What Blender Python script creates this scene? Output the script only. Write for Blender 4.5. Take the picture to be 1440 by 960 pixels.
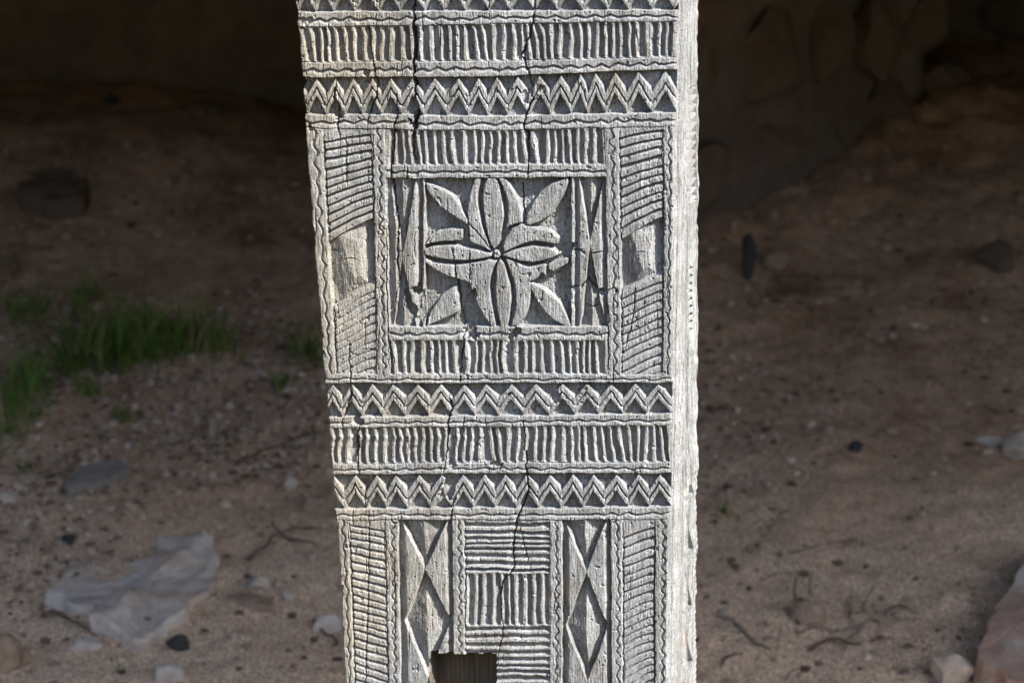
import bpy, bmesh, math, random
import numpy as np
from mathutils import Vector, Matrix, noise as mnoise

for o in list(bpy.data.objects):
    bpy.data.objects.remove(o)
sc = bpy.context.scene
COL = sc.collection
random.seed(7)
RNG = np.random.default_rng(11)

# ------------------------------------------------------------------ camera
W0, H0 = 1440.0, 960.0            # the layout below is measured in these units
FOCAL, SENSOR = 70.0, 36.0
PITCH = math.radians(20.0)
CAM = np.array([0.0, -2.105, 1.75])
cam_d = bpy.data.cameras.new('camera')
cam = bpy.data.objects.new('camera', cam_d)
COL.objects.link(cam)
cam.location = CAM
cam.rotation_euler = (math.radians(90) - PITCH, 0, 0)
cam_d.lens = FOCAL
cam_d.sensor_width = SENSOR
cam_d.clip_start = 0.05
cam_d.clip_end = 500
cam_d.dof.use_dof = True
cam_d.dof.focus_distance = 2.22
cam_d.dof.aperture_fstop = 5.6
sc.camera = cam
FWD = np.array([0, math.cos(PITCH), -math.sin(PITCH)])
UPV = np.array([0, math.sin(PITCH), math.cos(PITCH)])
RGT = np.array([1.0, 0, 0])


def rays(x, y):
    k = SENSOR / FOCAL / W0
    a = (np.asarray(x, float) - W0 / 2) * k
    b = -(np.asarray(y, float) - H0 / 2) * k
    return FWD + a[..., None] * RGT + b[..., None] * UPV


# ------------------------------------------------------------------ light
YAW = math.radians(14.7)
LEAN = math.radians(1.0)
N0 = np.array([-math.sin(YAW), -math.cos(YAW), 0.0])      # post front normal
R0 = np.array([math.cos(YAW), -math.sin(YAW), 0.0])
U0 = np.array([0, 0, 1.0])
PR = R0 * math.cos(LEAN) + U0 * math.sin(LEAN)            # across the front
PU = U0 * math.cos(LEAN) - R0 * math.sin(LEAN)            # up the post
PN = N0
SUN = 0.64 * R0 + 0.71 * U0 + 0.265 * N0
SUN = SUN / np.linalg.norm(SUN)
world = bpy.data.worlds.new('World')
sc.world = world
world.use_nodes = True
wn = world.node_tree
wn.nodes.clear()
sky = wn.nodes.new('ShaderNodeTexSky')
sky.sky_type = 'NISHITA'
sky.sun_disc = False
sky.sun_elevation = math.asin(SUN[2])
sky.sun_rotation = math.atan2(SUN[0], SUN[1])
bg = wn.nodes.new('ShaderNodeBackground')
bg.inputs['Strength'].default_value = 0.15
wo = wn.nodes.new('ShaderNodeOutputWorld')
wn.links.new(sky.outputs[0], bg.inputs['Color'])
wn.links.new(bg.outputs[0], wo.inputs['Surface'])
sd = bpy.data.lights.new('sun', 'SUN')
sd.energy = 5.0
sd.angle = math.radians(0.5)
sd.color = (1.0, 0.965, 0.91)
so = bpy.data.objects.new('sun', sd)
COL.objects.link(so)
so.rotation_euler = Vector(SUN).to_track_quat('Z', 'Y').to_euler()
so.location = (4, -3, 6)
sc.view_settings.view_transform = 'Standard'
sc.view_settings.look = 'None'
sc.view_settings.gamma = 1
sc.view_settings.use_curve_mapping = False
sc.view_settings.exposure = 1.66
sc.cycles.max_bounces = 6
sc.cycles.diffuse_bounces = 4


# ------------------------------------------------------------------ helpers
def tag(o, label=None, cat=None, group=None, kind=None):
    if label:
        o['label'] = label
    if cat:
        o['category'] = cat
    if group:
        o['group'] = group
    if kind:
        o['kind'] = kind
    return o


def empty(name, loc=(0, 0, 0), parent=None):
    o = bpy.data.objects.new(name, None)
    COL.objects.link(o)
    o.empty_display_size = 0.05
    o.location = loc
    o.parent = parent
    return o


def mesh_np(name, V, F, mat, parent=None, smooth=False, loc=None, rot=None):
    """V (n,3), F (m,k) all faces with the same number of corners"""
    me = bpy.data.meshes.new(name)
    V = np.asarray(V, np.float32)
    F = np.asarray(F, np.int32)
    m, k = F.shape
    me.vertices.add(len(V))
    me.vertices.foreach_set('co', V.ravel())
    me.loops.add(m * k)
    me.loops.foreach_set('vertex_index', F.ravel())
    me.polygons.add(m)
    me.polygons.foreach_set('loop_start', np.arange(0, m * k, k, dtype=np.int32))
    me.polygons.foreach_set('loop_total', np.full(m, k, np.int32))
    me.polygons.foreach_set('use_smooth', np.full(m, smooth, bool))
    me.update(calc_edges=True)
    me.materials.append(mat)
    o = bpy.data.objects.new(name, me)
    COL.objects.link(o)
    o.parent = parent
    if loc is not None:
        o.location = loc
    if rot is not None:
        o.rotation_euler = rot
    return o


def smoothstep(a, b, x):
    t = np.clip((x - a) / (b - a), 0, 1)
    return t * t * (3 - 2 * t)


_lat = RNG.random((257, 257)).astype(np.float32)


def vnoise(x, y, seed=0):
    """smooth value noise -1..1 on arrays"""
    x = np.asarray(x) + seed * 17.31
    y = np.asarray(y) + seed * 9.77
    xi = np.floor(x).astype(np.int64)
    yi = np.floor(y).astype(np.int64)
    fx = (x - xi).astype(np.float32)
    fy = (y - yi).astype(np.float32)
    fx = fx * fx * (3 - 2 * fx)
    fy = fy * fy * (3 - 2 * fy)
    xa = (xi + 31 * seed) % 256
    ya = (yi + 57 * seed) % 256
    a = _lat[xa, ya]
    b = _lat[xa + 1, ya]
    c = _lat[xa, ya + 1]
    d = _lat[xa + 1, ya + 1]
    return ((a + (b - a) * fx) * (1 - fy) + (c + (d - c) * fx) * fy) * 2 - 1


def fbm(x, y, seed=0, octaves=4):
    s = 0
    amp = 0.5
    for i in range(octaves):
        s = s + amp * vnoise(x * 2 ** i, y * 2 ** i, seed + i)
        amp *= 0.5
    return s


class NT:
    """small node helper"""
    def __init__(self, name):
        self.m = bpy.data.materials.new(name)
        self.m.use_nodes = True
        self.t = self.m.node_tree
        self.b = self.t.nodes['Principled BSDF']
        self.co = self.t.nodes.new('ShaderNodeTexCoord').outputs['Object']

    def n(self, typ, **kw):
        nd = self.t.nodes.new(typ)
        for k, v in kw.items():
            setattr(nd, k, v)
        return nd

    def link(self, a, b):
        self.t.links.new(a, b)

    def mapping(self, scale, loc=(0, 0, 0)):
        m = self.n('ShaderNodeMapping')
        m.inputs['Scale'].default_value = scale
        m.inputs['Location'].default_value = loc
        self.link(self.co, m.inputs['Vector'])
        return m.outputs[0]

    def noise(self, scale, detail=4, rough=0.6, vec=None, dist=0.0):
        nd = self.n('ShaderNodeTexNoise')
        nd.inputs['Scale'].default_value = scale
        nd.inputs['Detail'].default_value = detail
        nd.inputs['Roughness'].default_value = rough
        nd.inputs['Distortion'].default_value = dist
        self.link(vec if vec is not None else self.co, nd.inputs['Vector'])
        return nd.outputs['Fac']

    def ramp(self, fac, stops):
        r = self.n('ShaderNodeValToRGB')
        el = r.color_ramp.elements
        while len(el) > 1:
            el.remove(el[-1])
        for i, (p, c) in enumerate(stops):
            e = el[0] if i == 0 else el.new(p)
            e.position = p
            e.color = (*c, 1) if len(c) == 3 else c
        self.link(fac, r.inputs[0])
        return r.outputs[0]

    def mix(self, fac, a, b, mode='MIX'):
        m = self.n('ShaderNodeMix', data_type='RGBA', blend_type=mode)
        for sock, v in ((m.inputs['Factor'], fac), (m.inputs['A'], a), (m.inputs['B'], b)):
            if isinstance(v, (int, float)):
                sock.default_value = v
            elif isinstance(v, tuple):
                sock.default_value = (*v, 1)
            else:
                self.link(v, sock)
        return m.outputs['Result']

    def math(self, op, a, b=None):
        m = self.n('ShaderNodeMath', operation=op)
        for i, v in enumerate((a, b)):
            if v is None:
                continue
            if isinstance(v, (int, float)):
                m.inputs[i].default_value = v
            else:
                self.link(v, m.inputs[i])
        return m.outputs[0]

    def finish(self, col, rough=0.9, bump=None, dist=0.001, strength=1.0, spec=0.2):
        if isinstance(col, tuple):
            self.b.inputs['Base Color'].default_value = (*col, 1)
        else:
            self.link(col, self.b.inputs['Base Color'])
        self.b.inputs['Roughness'].default_value = rough
        self.b.inputs['Specular IOR Level'].default_value = spec
        if bump is not None:
            bp = self.n('ShaderNodeBump')
            bp.inputs['Distance'].default_value = dist
            bp.inputs['Strength'].default_value = strength
            self.link(bump, bp.inputs['Height'])
            self.link(bp.outputs[0], self.b.inputs['Normal'])
        return self.m


# ------------------------------------------------------------------ materials
def mat_wood():
    t = NT('weathered_wood')
    v1 = t.mapping((620, 620, 26))
    g1 = t.noise(1.0, 5, 0.65, v1)
    v2 = t.mapping((1300, 1300, 60))
    g2 = t.noise(1.0, 3, 0.6, v2)
    v4 = t.mapping((90, 90, 7))
    g4 = t.noise(1.0, 4, 0.6, v4)
    big = t.noise(9.0, 5, 0.6)
    base = t.ramp(g1, [(0.29, (0.10, 0.10, 0.10)), (0.43, (0.28, 0.279, 0.275)),
                       (0.55, (0.355, 0.353, 0.348)), (0.74, (0.46, 0.457, 0.45))])
    base = t.mix(0.35, base, t.ramp(g4, [(0.3, (0.16, 0.16, 0.16)), (0.52, (0.33, 0.329, 0.325)), (0.72, (0.46, 0.457, 0.45))]))
    base = t.mix(1.0, base, t.ramp(g2, [(0.32, (0.62, 0.62, 0.62)), (0.5, (1, 1, 1)), (0.68, (1.2, 1.2, 1.19))]), 'MULTIPLY')
    # warm, less bleached wood towards one side of the board, in blotches
    sep = t.n('ShaderNodeSeparateXYZ')
    t.link(t.co, sep.inputs[0])
    side = t.math('ADD', t.math('MULTIPLY', sep.outputs[0], -1.7), t.math('MULTIPLY', big, 1.0))
    warm = t.ramp(side, [(0.62, (0, 0, 0)), (0.92, (0.65, 0.65, 0.65))])
    warmc = t.mix(1.0, base, (1.12, 0.98, 0.76), 'MULTIPLY')
    base = t.mix(warm, base, warmc)
    blot = t.ramp(t.noise(26.0, 5, 0.7), [(0.42, (1, 1, 1)), (0.62, (0.80, 0.79, 0.78))])
    base = t.mix(1.0, base, blot, 'MULTIPLY')
    flecks = t.ramp(t.noise(1.0, 2, 0.5, t.mapping((900, 900, 110))), [(0.33, (0.45, 0.44, 0.43)), (0.40, (1, 1, 1))])
    base = t.mix(1.0, base, flecks, 'MULTIPLY')
    strk = t.noise(1.0, 5, 0.6, t.mapping((46, 46, 2.6)))
    base = t.mix(1.0, base, t.ramp(strk, [(0.32, (0.70, 0.68, 0.66)), (0.45, (0.95, 0.94, 0.93)), (0.56, (1.02, 1.02, 1.02)), (0.70, (1.12, 1.12, 1.13))]), 'MULTIPLY')
    soil = t.ramp(t.noise(17.0, 6, 0.7, dist=0.4), [(0.58, (0, 0, 0)), (0.70, (0.55, 0.55, 0.55))])
    base = t.mix(soil, base, t.mix(1.0, base, (0.92, 0.76, 0.58), 'MULTIPLY'))
    iso = t.noise(520.0, 4, 0.75)
    base = t.mix(1.0, base, t.ramp(iso, [(0.33, (0.52, 0.52, 0.52)), (0.46, (0.95, 0.95, 0.95)), (0.66, (1.25, 1.25, 1.25))]), 'MULTIPLY')
    base = t.mix(1.0, base, (0.835, 0.85, 0.862), 'MULTIPLY')
    h = t.math('ADD', t.math('ADD', g1, t.math('MULTIPLY', g2, 0.5)), t.math('MULTIPLY', iso, 0.5))
    return t.finish(base, 0.88, h, 0.0016, 1.0, 0.15)


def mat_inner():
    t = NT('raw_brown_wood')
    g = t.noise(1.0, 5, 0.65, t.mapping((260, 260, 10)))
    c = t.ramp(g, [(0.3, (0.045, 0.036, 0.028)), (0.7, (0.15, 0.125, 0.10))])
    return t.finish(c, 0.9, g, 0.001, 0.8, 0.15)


def mat_earth():
    t = NT('dry_earth')
    n1 = t.noise(3.6, 7, 0.66)
    n2 = t.noise(38.0, 6, 0.7)
    n3 = t.noise(240.0, 3, 0.6)
    c = t.ramp(n2, [(0.28, (0.22, 0.142, 0.096)), (0.45, (0.42, 0.288, 0.20)), (0.62, (0.50, 0.36, 0.262)), (0.8, (0.57, 0.45, 0.35))])
    c2 = t.ramp(n1, [(0.34, (0.55, 0.49, 0.45)), (0.48, (0.92, 0.9, 0.88)), (0.56, (1, 1, 1)), (0.72, (1.15, 1.13, 1.1))])
    c = t.mix(1.0, c, c2, 'MULTIPLY')
    # pale gravel on the nearer ground, ragged edge, lightened to carry daylight falloff
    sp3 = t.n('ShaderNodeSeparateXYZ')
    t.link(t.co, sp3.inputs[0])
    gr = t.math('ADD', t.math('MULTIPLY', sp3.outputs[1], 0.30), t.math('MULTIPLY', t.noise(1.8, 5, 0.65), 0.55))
    grav_lit = t.ramp(gr, [(0.62, (1, 1, 1)), (0.82, (0, 0, 0))])
    c = t.mix(grav_lit, c, t.mix(0.75, c, t.ramp(t.noise(120.0, 4, 0.7), [(0.3, (0.36, 0.27, 0.20)), (0.5, (0.60, 0.465, 0.355)), (0.7, (0.77, 0.63, 0.51))])))
    sp = t.ramp(n3, [(0.34, (0.42, 0.38, 0.35)), (0.45, (0.95, 0.95, 0.95)), (0.58, (1.05, 1.05, 1.05)), (0.68, (1.8, 1.76, 1.72))])
    c = t.mix(1.0, c, sp, 'MULTIPLY')
    # unseen ground before the post, darkened to cut bounced light
    low_bounce = t.ramp(t.math('ADD', sp3.outputs[1], t.math('MULTIPLY', n1, 0.5)), [(0.30, (1, 1, 1)), (0.55, (0, 0, 0))])
    c = t.mix(low_bounce, c, t.ramp(n2, [(0.3, (0.06, 0.052, 0.03)), (0.6, (0.125, 0.105, 0.062)), (0.8, (0.20, 0.16, 0.105))]))
    c = t.mix(1.0, c, (1.0, 0.965, 0.89), 'MULTIPLY')
    h = t.math('ADD', n2, t.math('MULTIPLY', n3, 0.35))
    return t.finish(c, 0.97, h, 0.006, 0.8, 0.1)


def mat_stone(name, dark, light, scale=14.0, bands=0.0, stain=None):
    t = NT(name)
    n1 = t.noise(scale, 6, 0.68, dist=0.6)
    n2 = t.noise(scale * 9, 4, 0.65)
    f = t.math('ADD', t.math('MULTIPLY', n1, 0.7), t.math('MULTIPLY', n2, 0.3))
    c = t.ramp(f, [(0.36, dark), (0.64, light)])
    if stain:
        c = t.mix(t.ramp(t.noise(scale * 0.6, 5, 0.6), [(0.51, (0, 0, 0)), (0.62, (0.8, 0.8, 0.8))]), c, stain)
    return t.finish(c, 0.92, f, 0.01, 0.7, 0.2)


def mat_noise(name, a, b, scale=60.0, rough=0.85):
    t = NT(name)
    n1 = t.noise(scale, 4, 0.6)
    return t.finish(t.ramp(n1, [(0.35, a), (0.65, b)]), rough, n1, 0.003, 0.5)


def mat_pebbles():
    """each loose bit takes its own tint"""
    t = NT('gravel_mix')
    g = t.n('ShaderNodeNewGeometry')
    c = t.ramp(g.outputs['Random Per Island'], [(0.0, (0.09, 0.062, 0.045)), (0.3, (0.25, 0.18, 0.13)), (0.6, (0.40, 0.31, 0.235)),
                                                 (0.92, (0.47, 0.375, 0.29)), (1.0, (0.60, 0.51, 0.42))])
    n = t.noise(300, 3, 0.6)
    c = t.mix(0.5, c, t.mix(1.0, c, t.ramp(n, [(0.3, (0.5, 0.5, 0.5)), (0.7, (1.3, 1.3, 1.3))]), 'MULTIPLY'))
    return t.finish(c, 0.95)


def mat_grass(name, ca, cb):
    t = NT(name)
    g = t.n('ShaderNodeNewGeometry')
    c = t.ramp(g.outputs['Random Per Island'], [(0.0, ca), (0.75, cb), (0.9, (0.20, 0.17, 0.07)), (1.0, (0.33, 0.27, 0.15))])
    m = t.finish(c, 0.6, spec=0.3)
    t.b.inputs['Transmission Weight'].default_value = 0.0
    return m


WOOD = mat_wood()
INNER = mat_inner()
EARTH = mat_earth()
GREY = mat_stone('grey_schist', (0.38, 0.33, 0.28), (0.68, 0.60, 0.515), 17, stain=(0.45, 0.345, 0.26))
DULL = mat_stone('dull_grey_stone', (0.16, 0.145, 0.125), (0.30, 0.27, 0.235), 18)
PALE = mat_stone('pale_stone', (0.34, 0.285, 0.225), (0.58, 0.50, 0.41), 20)
TAN = mat_stone('tan_stone', (0.20, 0.145, 0.10), (0.38, 0.29, 0.21), 16)
DARK = mat_stone('dark_stone', (0.025, 0.024, 0.024), (0.075, 0.072, 0.07), 22)
RED = mat_stone('reddish_slab', (0.23, 0.15, 0.115), (0.40, 0.29, 0.23), 9, stain=(0.45, 0.42, 0.38))
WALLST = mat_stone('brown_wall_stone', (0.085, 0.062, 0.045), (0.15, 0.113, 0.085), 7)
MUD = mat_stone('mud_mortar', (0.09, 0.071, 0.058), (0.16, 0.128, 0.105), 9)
DIMCLAY = mat_stone('dimming_clay', (0.035, 0.028, 0.022), (0.075, 0.06, 0.048), 5)  # unseen roof clay, darkened to cut light bounced into the back
TWIG = mat_noise('dead_wood', (0.13, 0.10, 0.075), (0.30, 0.25, 0.20), 60)
DARKTWIG = mat_noise('dark_twig', (0.07, 0.05, 0.038), (0.17, 0.13, 0.10), 60)
PEB = mat_pebbles()
LITTER = mat_noise('leaf_litter', (0.07, 0.046, 0.032), (0.19, 0.125, 0.08), 90)
GRASS = mat_grass('green_grass', (0.05, 0.105, 0.012), (0.11, 0.19, 0.028))

# ------------------------------------------------------------------ the ground
def gz(x, y):
    x = np.asarray(x, float)
    y = np.asarray(y, float)
    z = 0.10 * np.clip(y, 0, None) + 0.015 * fbm(x * 1.3 + 5, y * 1.3, 3, 3)
    z = z + 7.5 * smoothstep(-4.5, -12.0, y)            # unseen rise added behind the camera to block low sky
    inview = smoothstep(-0.6, 0.4, y)
    z = z + inview * (0.022 * fbm(x * 4.1, y * 4.1 + 3, 5, 4) + 0.007 * fbm(x * 17, y * 17, 9, 3) + 0.003 * vnoise(x * 46, y * 46, 12))
    # earth banked up against the foot of the stone wall
    k_ = np.clip(((x - 0.36) * 0.79 + (y - 2.45) * 0.9) / 1.434, -0.25, 1.0)
    dw_ = np.hypot(x - 0.36 - 0.79 * k_, y - 2.45 - 0.9 * k_)
    z = z + 0.09 * np.exp(-(dw_ / 0.30) ** 2) * (1 + 0.5 * fbm(x * 6, y * 6, 4, 3))
    # rise towards the right-hand side far back, bank on the left far back
    z = z + 0.09 * smoothstep(0.5, 1.4, x) * smoothstep(1.8, 3.2, y)
    z = z + 0.10 * smoothstep(-0.3, -1.0, x) * smoothstep(2.6, 3.4, y)
    return z


def stretch(lo, hi, step, far):
    c = np.arange(lo, hi + 1e-6, step)
    g = []
    d, p = step, 0
    while p < far:
        d *= 1.25
        p += d
        g.append(p)
    g = np.array(g)
    return np.concatenate([(lo - g)[::-1], c, hi + g])


gx = stretch(-1.9, 1.9, 0.0125, 90)
gy = stretch(0.55, 4.6, 0.0125, 90)
GX, GY = np.meshgrid(gx, gy, indexing='xy')
GZ = gz(GX, GY)
ny, nx = GX.shape
idx = np.arange(nx * ny).reshape(ny, nx)
F = np.stack([idx[:-1, :-1], idx[:-1, 1:], idx[1:, 1:], idx[1:, :-1]], -1).reshape(-1, 4)
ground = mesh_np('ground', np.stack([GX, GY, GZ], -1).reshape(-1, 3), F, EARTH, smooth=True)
tag(ground, kind='structure')


def on_ground(px, py):
    """the spot of ground seen at a place of the layout"""
    d = rays(np.array(px, float), np.array(py, float))
    t = 2.0
    for _ in range(60):
        p = CAM + d * t
        t += (p[2] - float(gz(p[0], p[1]))) * 0.8
    p = CAM + d * t
    return np.array([p[0], p[1], float(gz(p[0], p[1]))])


def unit_m(p):
    """metres per layout unit at a point"""
    return float(np.dot(p - CAM, FWD)) * SENSOR / FOCAL / W0


# ------------------------------------------------------------------ the shelter: roof, rear and end walls
def box_verts(x0, x1, y0, y1, z0, z1):
    V = [(x0, y0, z0), (x1, y0, z0), (x1, y1, z0), (x0, y1, z0), (x0, y0, z1), (x1, y0, z1), (x1, y1, z1), (x0, y1, z1)]
    F = [(0, 3, 2, 1), (4, 5, 6, 7), (0, 1, 5, 4), (1, 2, 6, 5), (2, 3, 7, 6), (3, 0, 4, 7)]
    return V, F


ROOF_Z, ROOF_B, ROOF_END = 2.2, 1.15, 6.2       # underside at the front, at the back
_r = -SUN[1] / SUN[2]
_sx = SUN[0] / SUN[2]
_yg = 0.807 - (ROOF_Z - 0.081) * _r
_yp = 0.065 - (ROOF_Z - 1.372) * _r
_xp = -0.25 + (ROOF_Z - 1.372) * _sx
# eaves stepped forward at right, shaped to shade the ground but clear the post
EAVES = [(-8, _yp + 0.10), (_xp - 0.5, _yp + 0.08), (_xp + 0.02, _yp + 0.05), (_xp + 0.42, _yg - 0.045), (_xp + 0.8, _yg - 0.12), (10, _yg - 0.16)]


def under(y):
    return float(np.interp(y, [-0.4, 0.9, 2.1, 3.2, ROOF_END], [ROOF_Z, 1.9, 1.5, 1.25, ROOF_B]))  # underside drops rearward, shaped to darken the back


V, F = [], []
prof = [None, 0.9, 2.1, 3.2, ROOF_END]
m_ = 2 * len(prof)
for x, y in EAVES:
    yy = [y] + prof[1:]
    V += [(x, q, under(q)) for q in yy] + [(x, q, under(q) + 0.25) for q in yy[::-1]]
for i in range(len(EAVES) - 1):
    for k in range(m_):
        F.append((m_ * i + k, m_ * i + (k + 1) % m_, m_ * (i + 1) + (k + 1) % m_, m_ * (i + 1) + k))
roof = mesh_np('roof', V, F, DIMCLAY)
tag(roof, kind='structure')
for xb in np.arange(-6.4, 9.5, 1.6):
    for ya, yb in zip((-0.2, 0.9, 2.1, 3.2), (0.9, 2.1, 3.2, 4.88)):
        V = []
        for (x, y, z) in box_verts(xb, xb + 0.14, ya + 0.004, yb - 0.004, -0.15, 0.02)[0]:
            V.append((x, y, under(y) + z))
        mesh_np('roof_beam', V, box_verts(0, 1, 0, 1, 0, 1)[1], INNER, roof)
for nm, bb in (('wall_left', (-8, -7.6, 0.3, 6.2, -0.3, ROOF_B + 0.1)), ('wall_right', (9.6, 10, 0.3, 6.2, -0.3, ROOF_B + 0.1))):
    tag(mesh_np(nm, *box_verts(*bb), MUD), nm.replace('_', ' ') + ' of the shelter in mud', 'wall')


# ------------------------------------------------------------------ stones
def stone_mesh(name, size, seed, sub=3, rough=0.25, flat=0.0, cuts=6):
    """an angular lump: an icosphere cut back by random planes, then roughened"""
    rnd = random.Random(seed)
    bm = bmesh.new()
    bmesh.ops.create_icosphere(bm, subdivisions=sub, radius=1.0)
    planes = []
    for _ in range(cuts):
        v = Vector((rnd.gauss(0, 1), rnd.gauss(0, 1), rnd.gauss(0, 0.8))).normalized()
        planes.append((v, rnd.uniform(0.55, 0.85)))
    if flat:
        planes.append((Vector((rnd.uniform(-.12, .12), rnd.uniform(-.12, .12), 1)).normalized(), flat))
    for v in bm.verts:
        p = v.co.copy()
        for n, d in planes:
            k = p.dot(n)
            if k > d:
                p -= n * (k - d)
        q = p * 1.7 + Vector((seed * 3.1, seed * 1.7, 0))
        p += p.normalized() * (mnoise.fractal(q, 0.8, 2.1, 4) * rough * 0.5)
        v.co = Vector((p.x * size[0], p.y * size[1], p.z * size[2]))
    me = bpy.data.meshes.new(name)
    bm.to_mesh(me)
    bm.free()
    return me


def stone(name, px, py, w, d, h, mat, seed, label, rz=0.0, tilt=(0, 0), sink=0.4, sub=3, rough=0.25, flat=0.0, cat='stone', cuts=6, group=None):
    """w, d, h full sizes in layout units at that spot"""
    p = on_ground(px, py)
    u = unit_m(p)
    me = stone_mesh(name, (w * u / 2, d * u / 2, h * u / 2), seed, sub, rough, flat, cuts)
    me.materials.append(mat)
    o = bpy.data.objects.new(name, me)
    COL.objects.link(o)
    o.location = (p[0], p[1], p[2] + h * u / 2 * (1 - 2 * sink))
    o.rotation_euler = (tilt[0], tilt[1], rz)
    return tag(o, label, cat, group)


def slab(name, pts, thick, mat, seed, label, cat='rock', lift=0.01, rise=None, bump=0.008):
    """a flat rock whose outline lies on the ground; rise(a,b) lifts its surface"""
    P = np.array([on_ground(x, y) for x, y in pts])
    c = P.mean(0)
    # resample the outline
    ring = []
    for a, b in zip(P, np.roll(P, -1, 0)):
        for t in np.linspace(0, 1, 7)[:-1]:
            ring.append(a + (b - a) * t)
    ring = np.array(ring)
    n = len(ring)
    K = 9
    V = []
    for k in range(K + 1):
        s = (1.0, 0.975, 0.93, 0.85, 0.73, 0.6, 0.45, 0.3, 0.15, 0.0)[k]
        for q in ring:
            q2 = c + (q - c) * s
            jag = 0.012 * vnoise(q2[0] * 40, q2[1] * 40, seed)
            e = 1 - (0.55 if k == 0 else 0.0)
            z = q2[2] + lift * e + bump * fbm(np.array(q2[0] * 18), np.array(q2[1] * 18), seed, 4) + (rise(q2[0] - c[0], q2[1] - c[1]) if rise else 0)
            V.append((q2[0] + jag * s, q2[1] + jag * s * 0.7, float(z)))
    F = []
    for k in range(K):
        for i in range(n):
            j = (i + 1) % n
            F.append((k * n + i, k * n + j, (k + 1) * n + j, (k + 1) * n + i))
    base = len(V)
    for q in ring:
        q2 = c + (q - c) * 1.03
        V.append((q2[0], q2[1], q2[2] - thick))
    for i in range(n):
        j = (i + 1) % n
        F.append((base + i, base + j, j, i))
    V = np.array(V) - np.array([c[0], c[1], c[2]])
    o = mesh_np(name, V, F, mat, loc=c)
    return tag(o, label, cat)


# big grey rock, lower left
slab('rock', [(66, 852), (84, 812), (112, 795), (150, 802), (208, 788), (226, 752), (290, 752), (306, 790), (300, 838), (262, 862), (254, 876), (206, 915), (168, 900), (138, 890), (122, 866)],
     0.10, GREY, 3, 'large jagged grey rock half buried in the dirt, lower left', lift=0.012,
     rise=lambda a, b: 0.012 * max(0, 1 - abs(a - 0.02 - 0.4 * b) / 0.04) - 0.05 * b, bump=0.012)
slab('rock', [(88, 694), (104, 676), (136, 662), (176, 660), (186, 668), (160, 682), (120, 692), (96, 700)], 0.05, DULL, 8,
     'flat dark grey stone lying above the large jagged rock', lift=0.02, bump=0.006, cat='stone')
slab('rock', [(1362, 966), (1378, 938), (1404, 880), (1444, 810), (1520, 790), (1560, 880), (1540, 1000), (1440, 1010)], 0.12, RED, 5,
     'large reddish stone slab in the lower right corner', lift=0.055, bump=0.006)
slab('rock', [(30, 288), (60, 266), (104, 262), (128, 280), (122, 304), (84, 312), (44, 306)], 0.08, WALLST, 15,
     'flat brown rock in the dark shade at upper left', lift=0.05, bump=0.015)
S = stone
S('stone', 366, 826, 34, 28, 30, PALE, 21, 'pale rounded stone right of the large grey rock', sink=0.3)
S('stone', 406, 838, 20, 20, 20, PALE, 22, 'small whitish stone beside the pale rounded one', sink=0.35)
S('stone', 252, 912, 40, 30, 26, DARK, 23, 'black wedge-shaped stone at the foot of the large grey rock', rz=0.5, sink=0.2, cuts=9)
S('stone', 238, 950, 56, 34, 26, GREY, 24, 'grey stone cut by the bottom edge below the black wedge', sink=0.35)
S('stone', 6, 935, 52, 60, 72, TAN, 25, 'tan rounded boulder in the lower left corner', sink=0.3, cat='boulder')
S('stone', 10, 705, 34, 26, 24, PALE, 26, 'whitish stone at the left edge beside the flat grey stone', sink=0.3)
S('stone', 96, 762, 20, 18, 18, DARK, 27, 'small dark pebble above the large grey rock', sink=0.3)
S('stone', 411, 684, 22, 20, 20, GREY, 28, 'small blue-grey stone beside the post above the dry root', sink=0.3)
S('stone', 436, 712, 28, 24, 22, TAN, 29, 'round tan stone just left of the post', sink=0.35)
S('stone', 352, 846, 74, 34, 30, TAN, 30, 'long brown clod leaning on the pale rounded stone', rz=-0.5, sink=0.5)
S('stone', 124, 908, 46, 30, 26, GREY, 31, 'small grey stone under the left tip of the large rock', sink=0.45)
S('stone', 460, 880, 60, 40, 30, GREY, 32, 'grey flat stone touching the left side of the post low down', sink=0.5)
S('stone', 1204, 634, 22, 18, 20, DARK, 33, 'small black stone alone on the bare dirt at right', sink=0.2, cuts=8)
S('stone', 1432, 640, 46, 40, 46, PALE, 34, 'whitish rock cut by the right edge of the picture', sink=0.25, cuts=8)
S('stone', 1392, 622, 40, 20, 16, GREY, 38, 'low grey stone beside the whitish rock at right', sink=0.4)
S('stone', 1336, 958, 72, 50, 60, PALE, 35, 'pale grey stone at the bottom edge beside the reddish slab', sink=0.3)
S('stone', 1134, 868, 60, 40, 48, TAN, 36, 'rounded stone sunk in the dirt under the curved root', sink=0.45, sub=3, cuts=3)
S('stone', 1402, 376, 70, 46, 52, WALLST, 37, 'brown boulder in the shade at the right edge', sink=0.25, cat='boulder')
S('stone', 1092, 372, 44, 30, 30, TAN, 39, 'pale brown stone beside the dark gap', sink=0.35)
S('stone', 1066, 392, 30, 22, 18, TAN, 40, 'small brown stone lying in front of the dark gap', sink=0.35)
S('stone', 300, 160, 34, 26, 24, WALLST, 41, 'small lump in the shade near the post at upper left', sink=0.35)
S('stone', 156, 146, 26, 22, 24, DARK, 42, 'small dark stone against the bank at upper left', sink=0.3)

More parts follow.
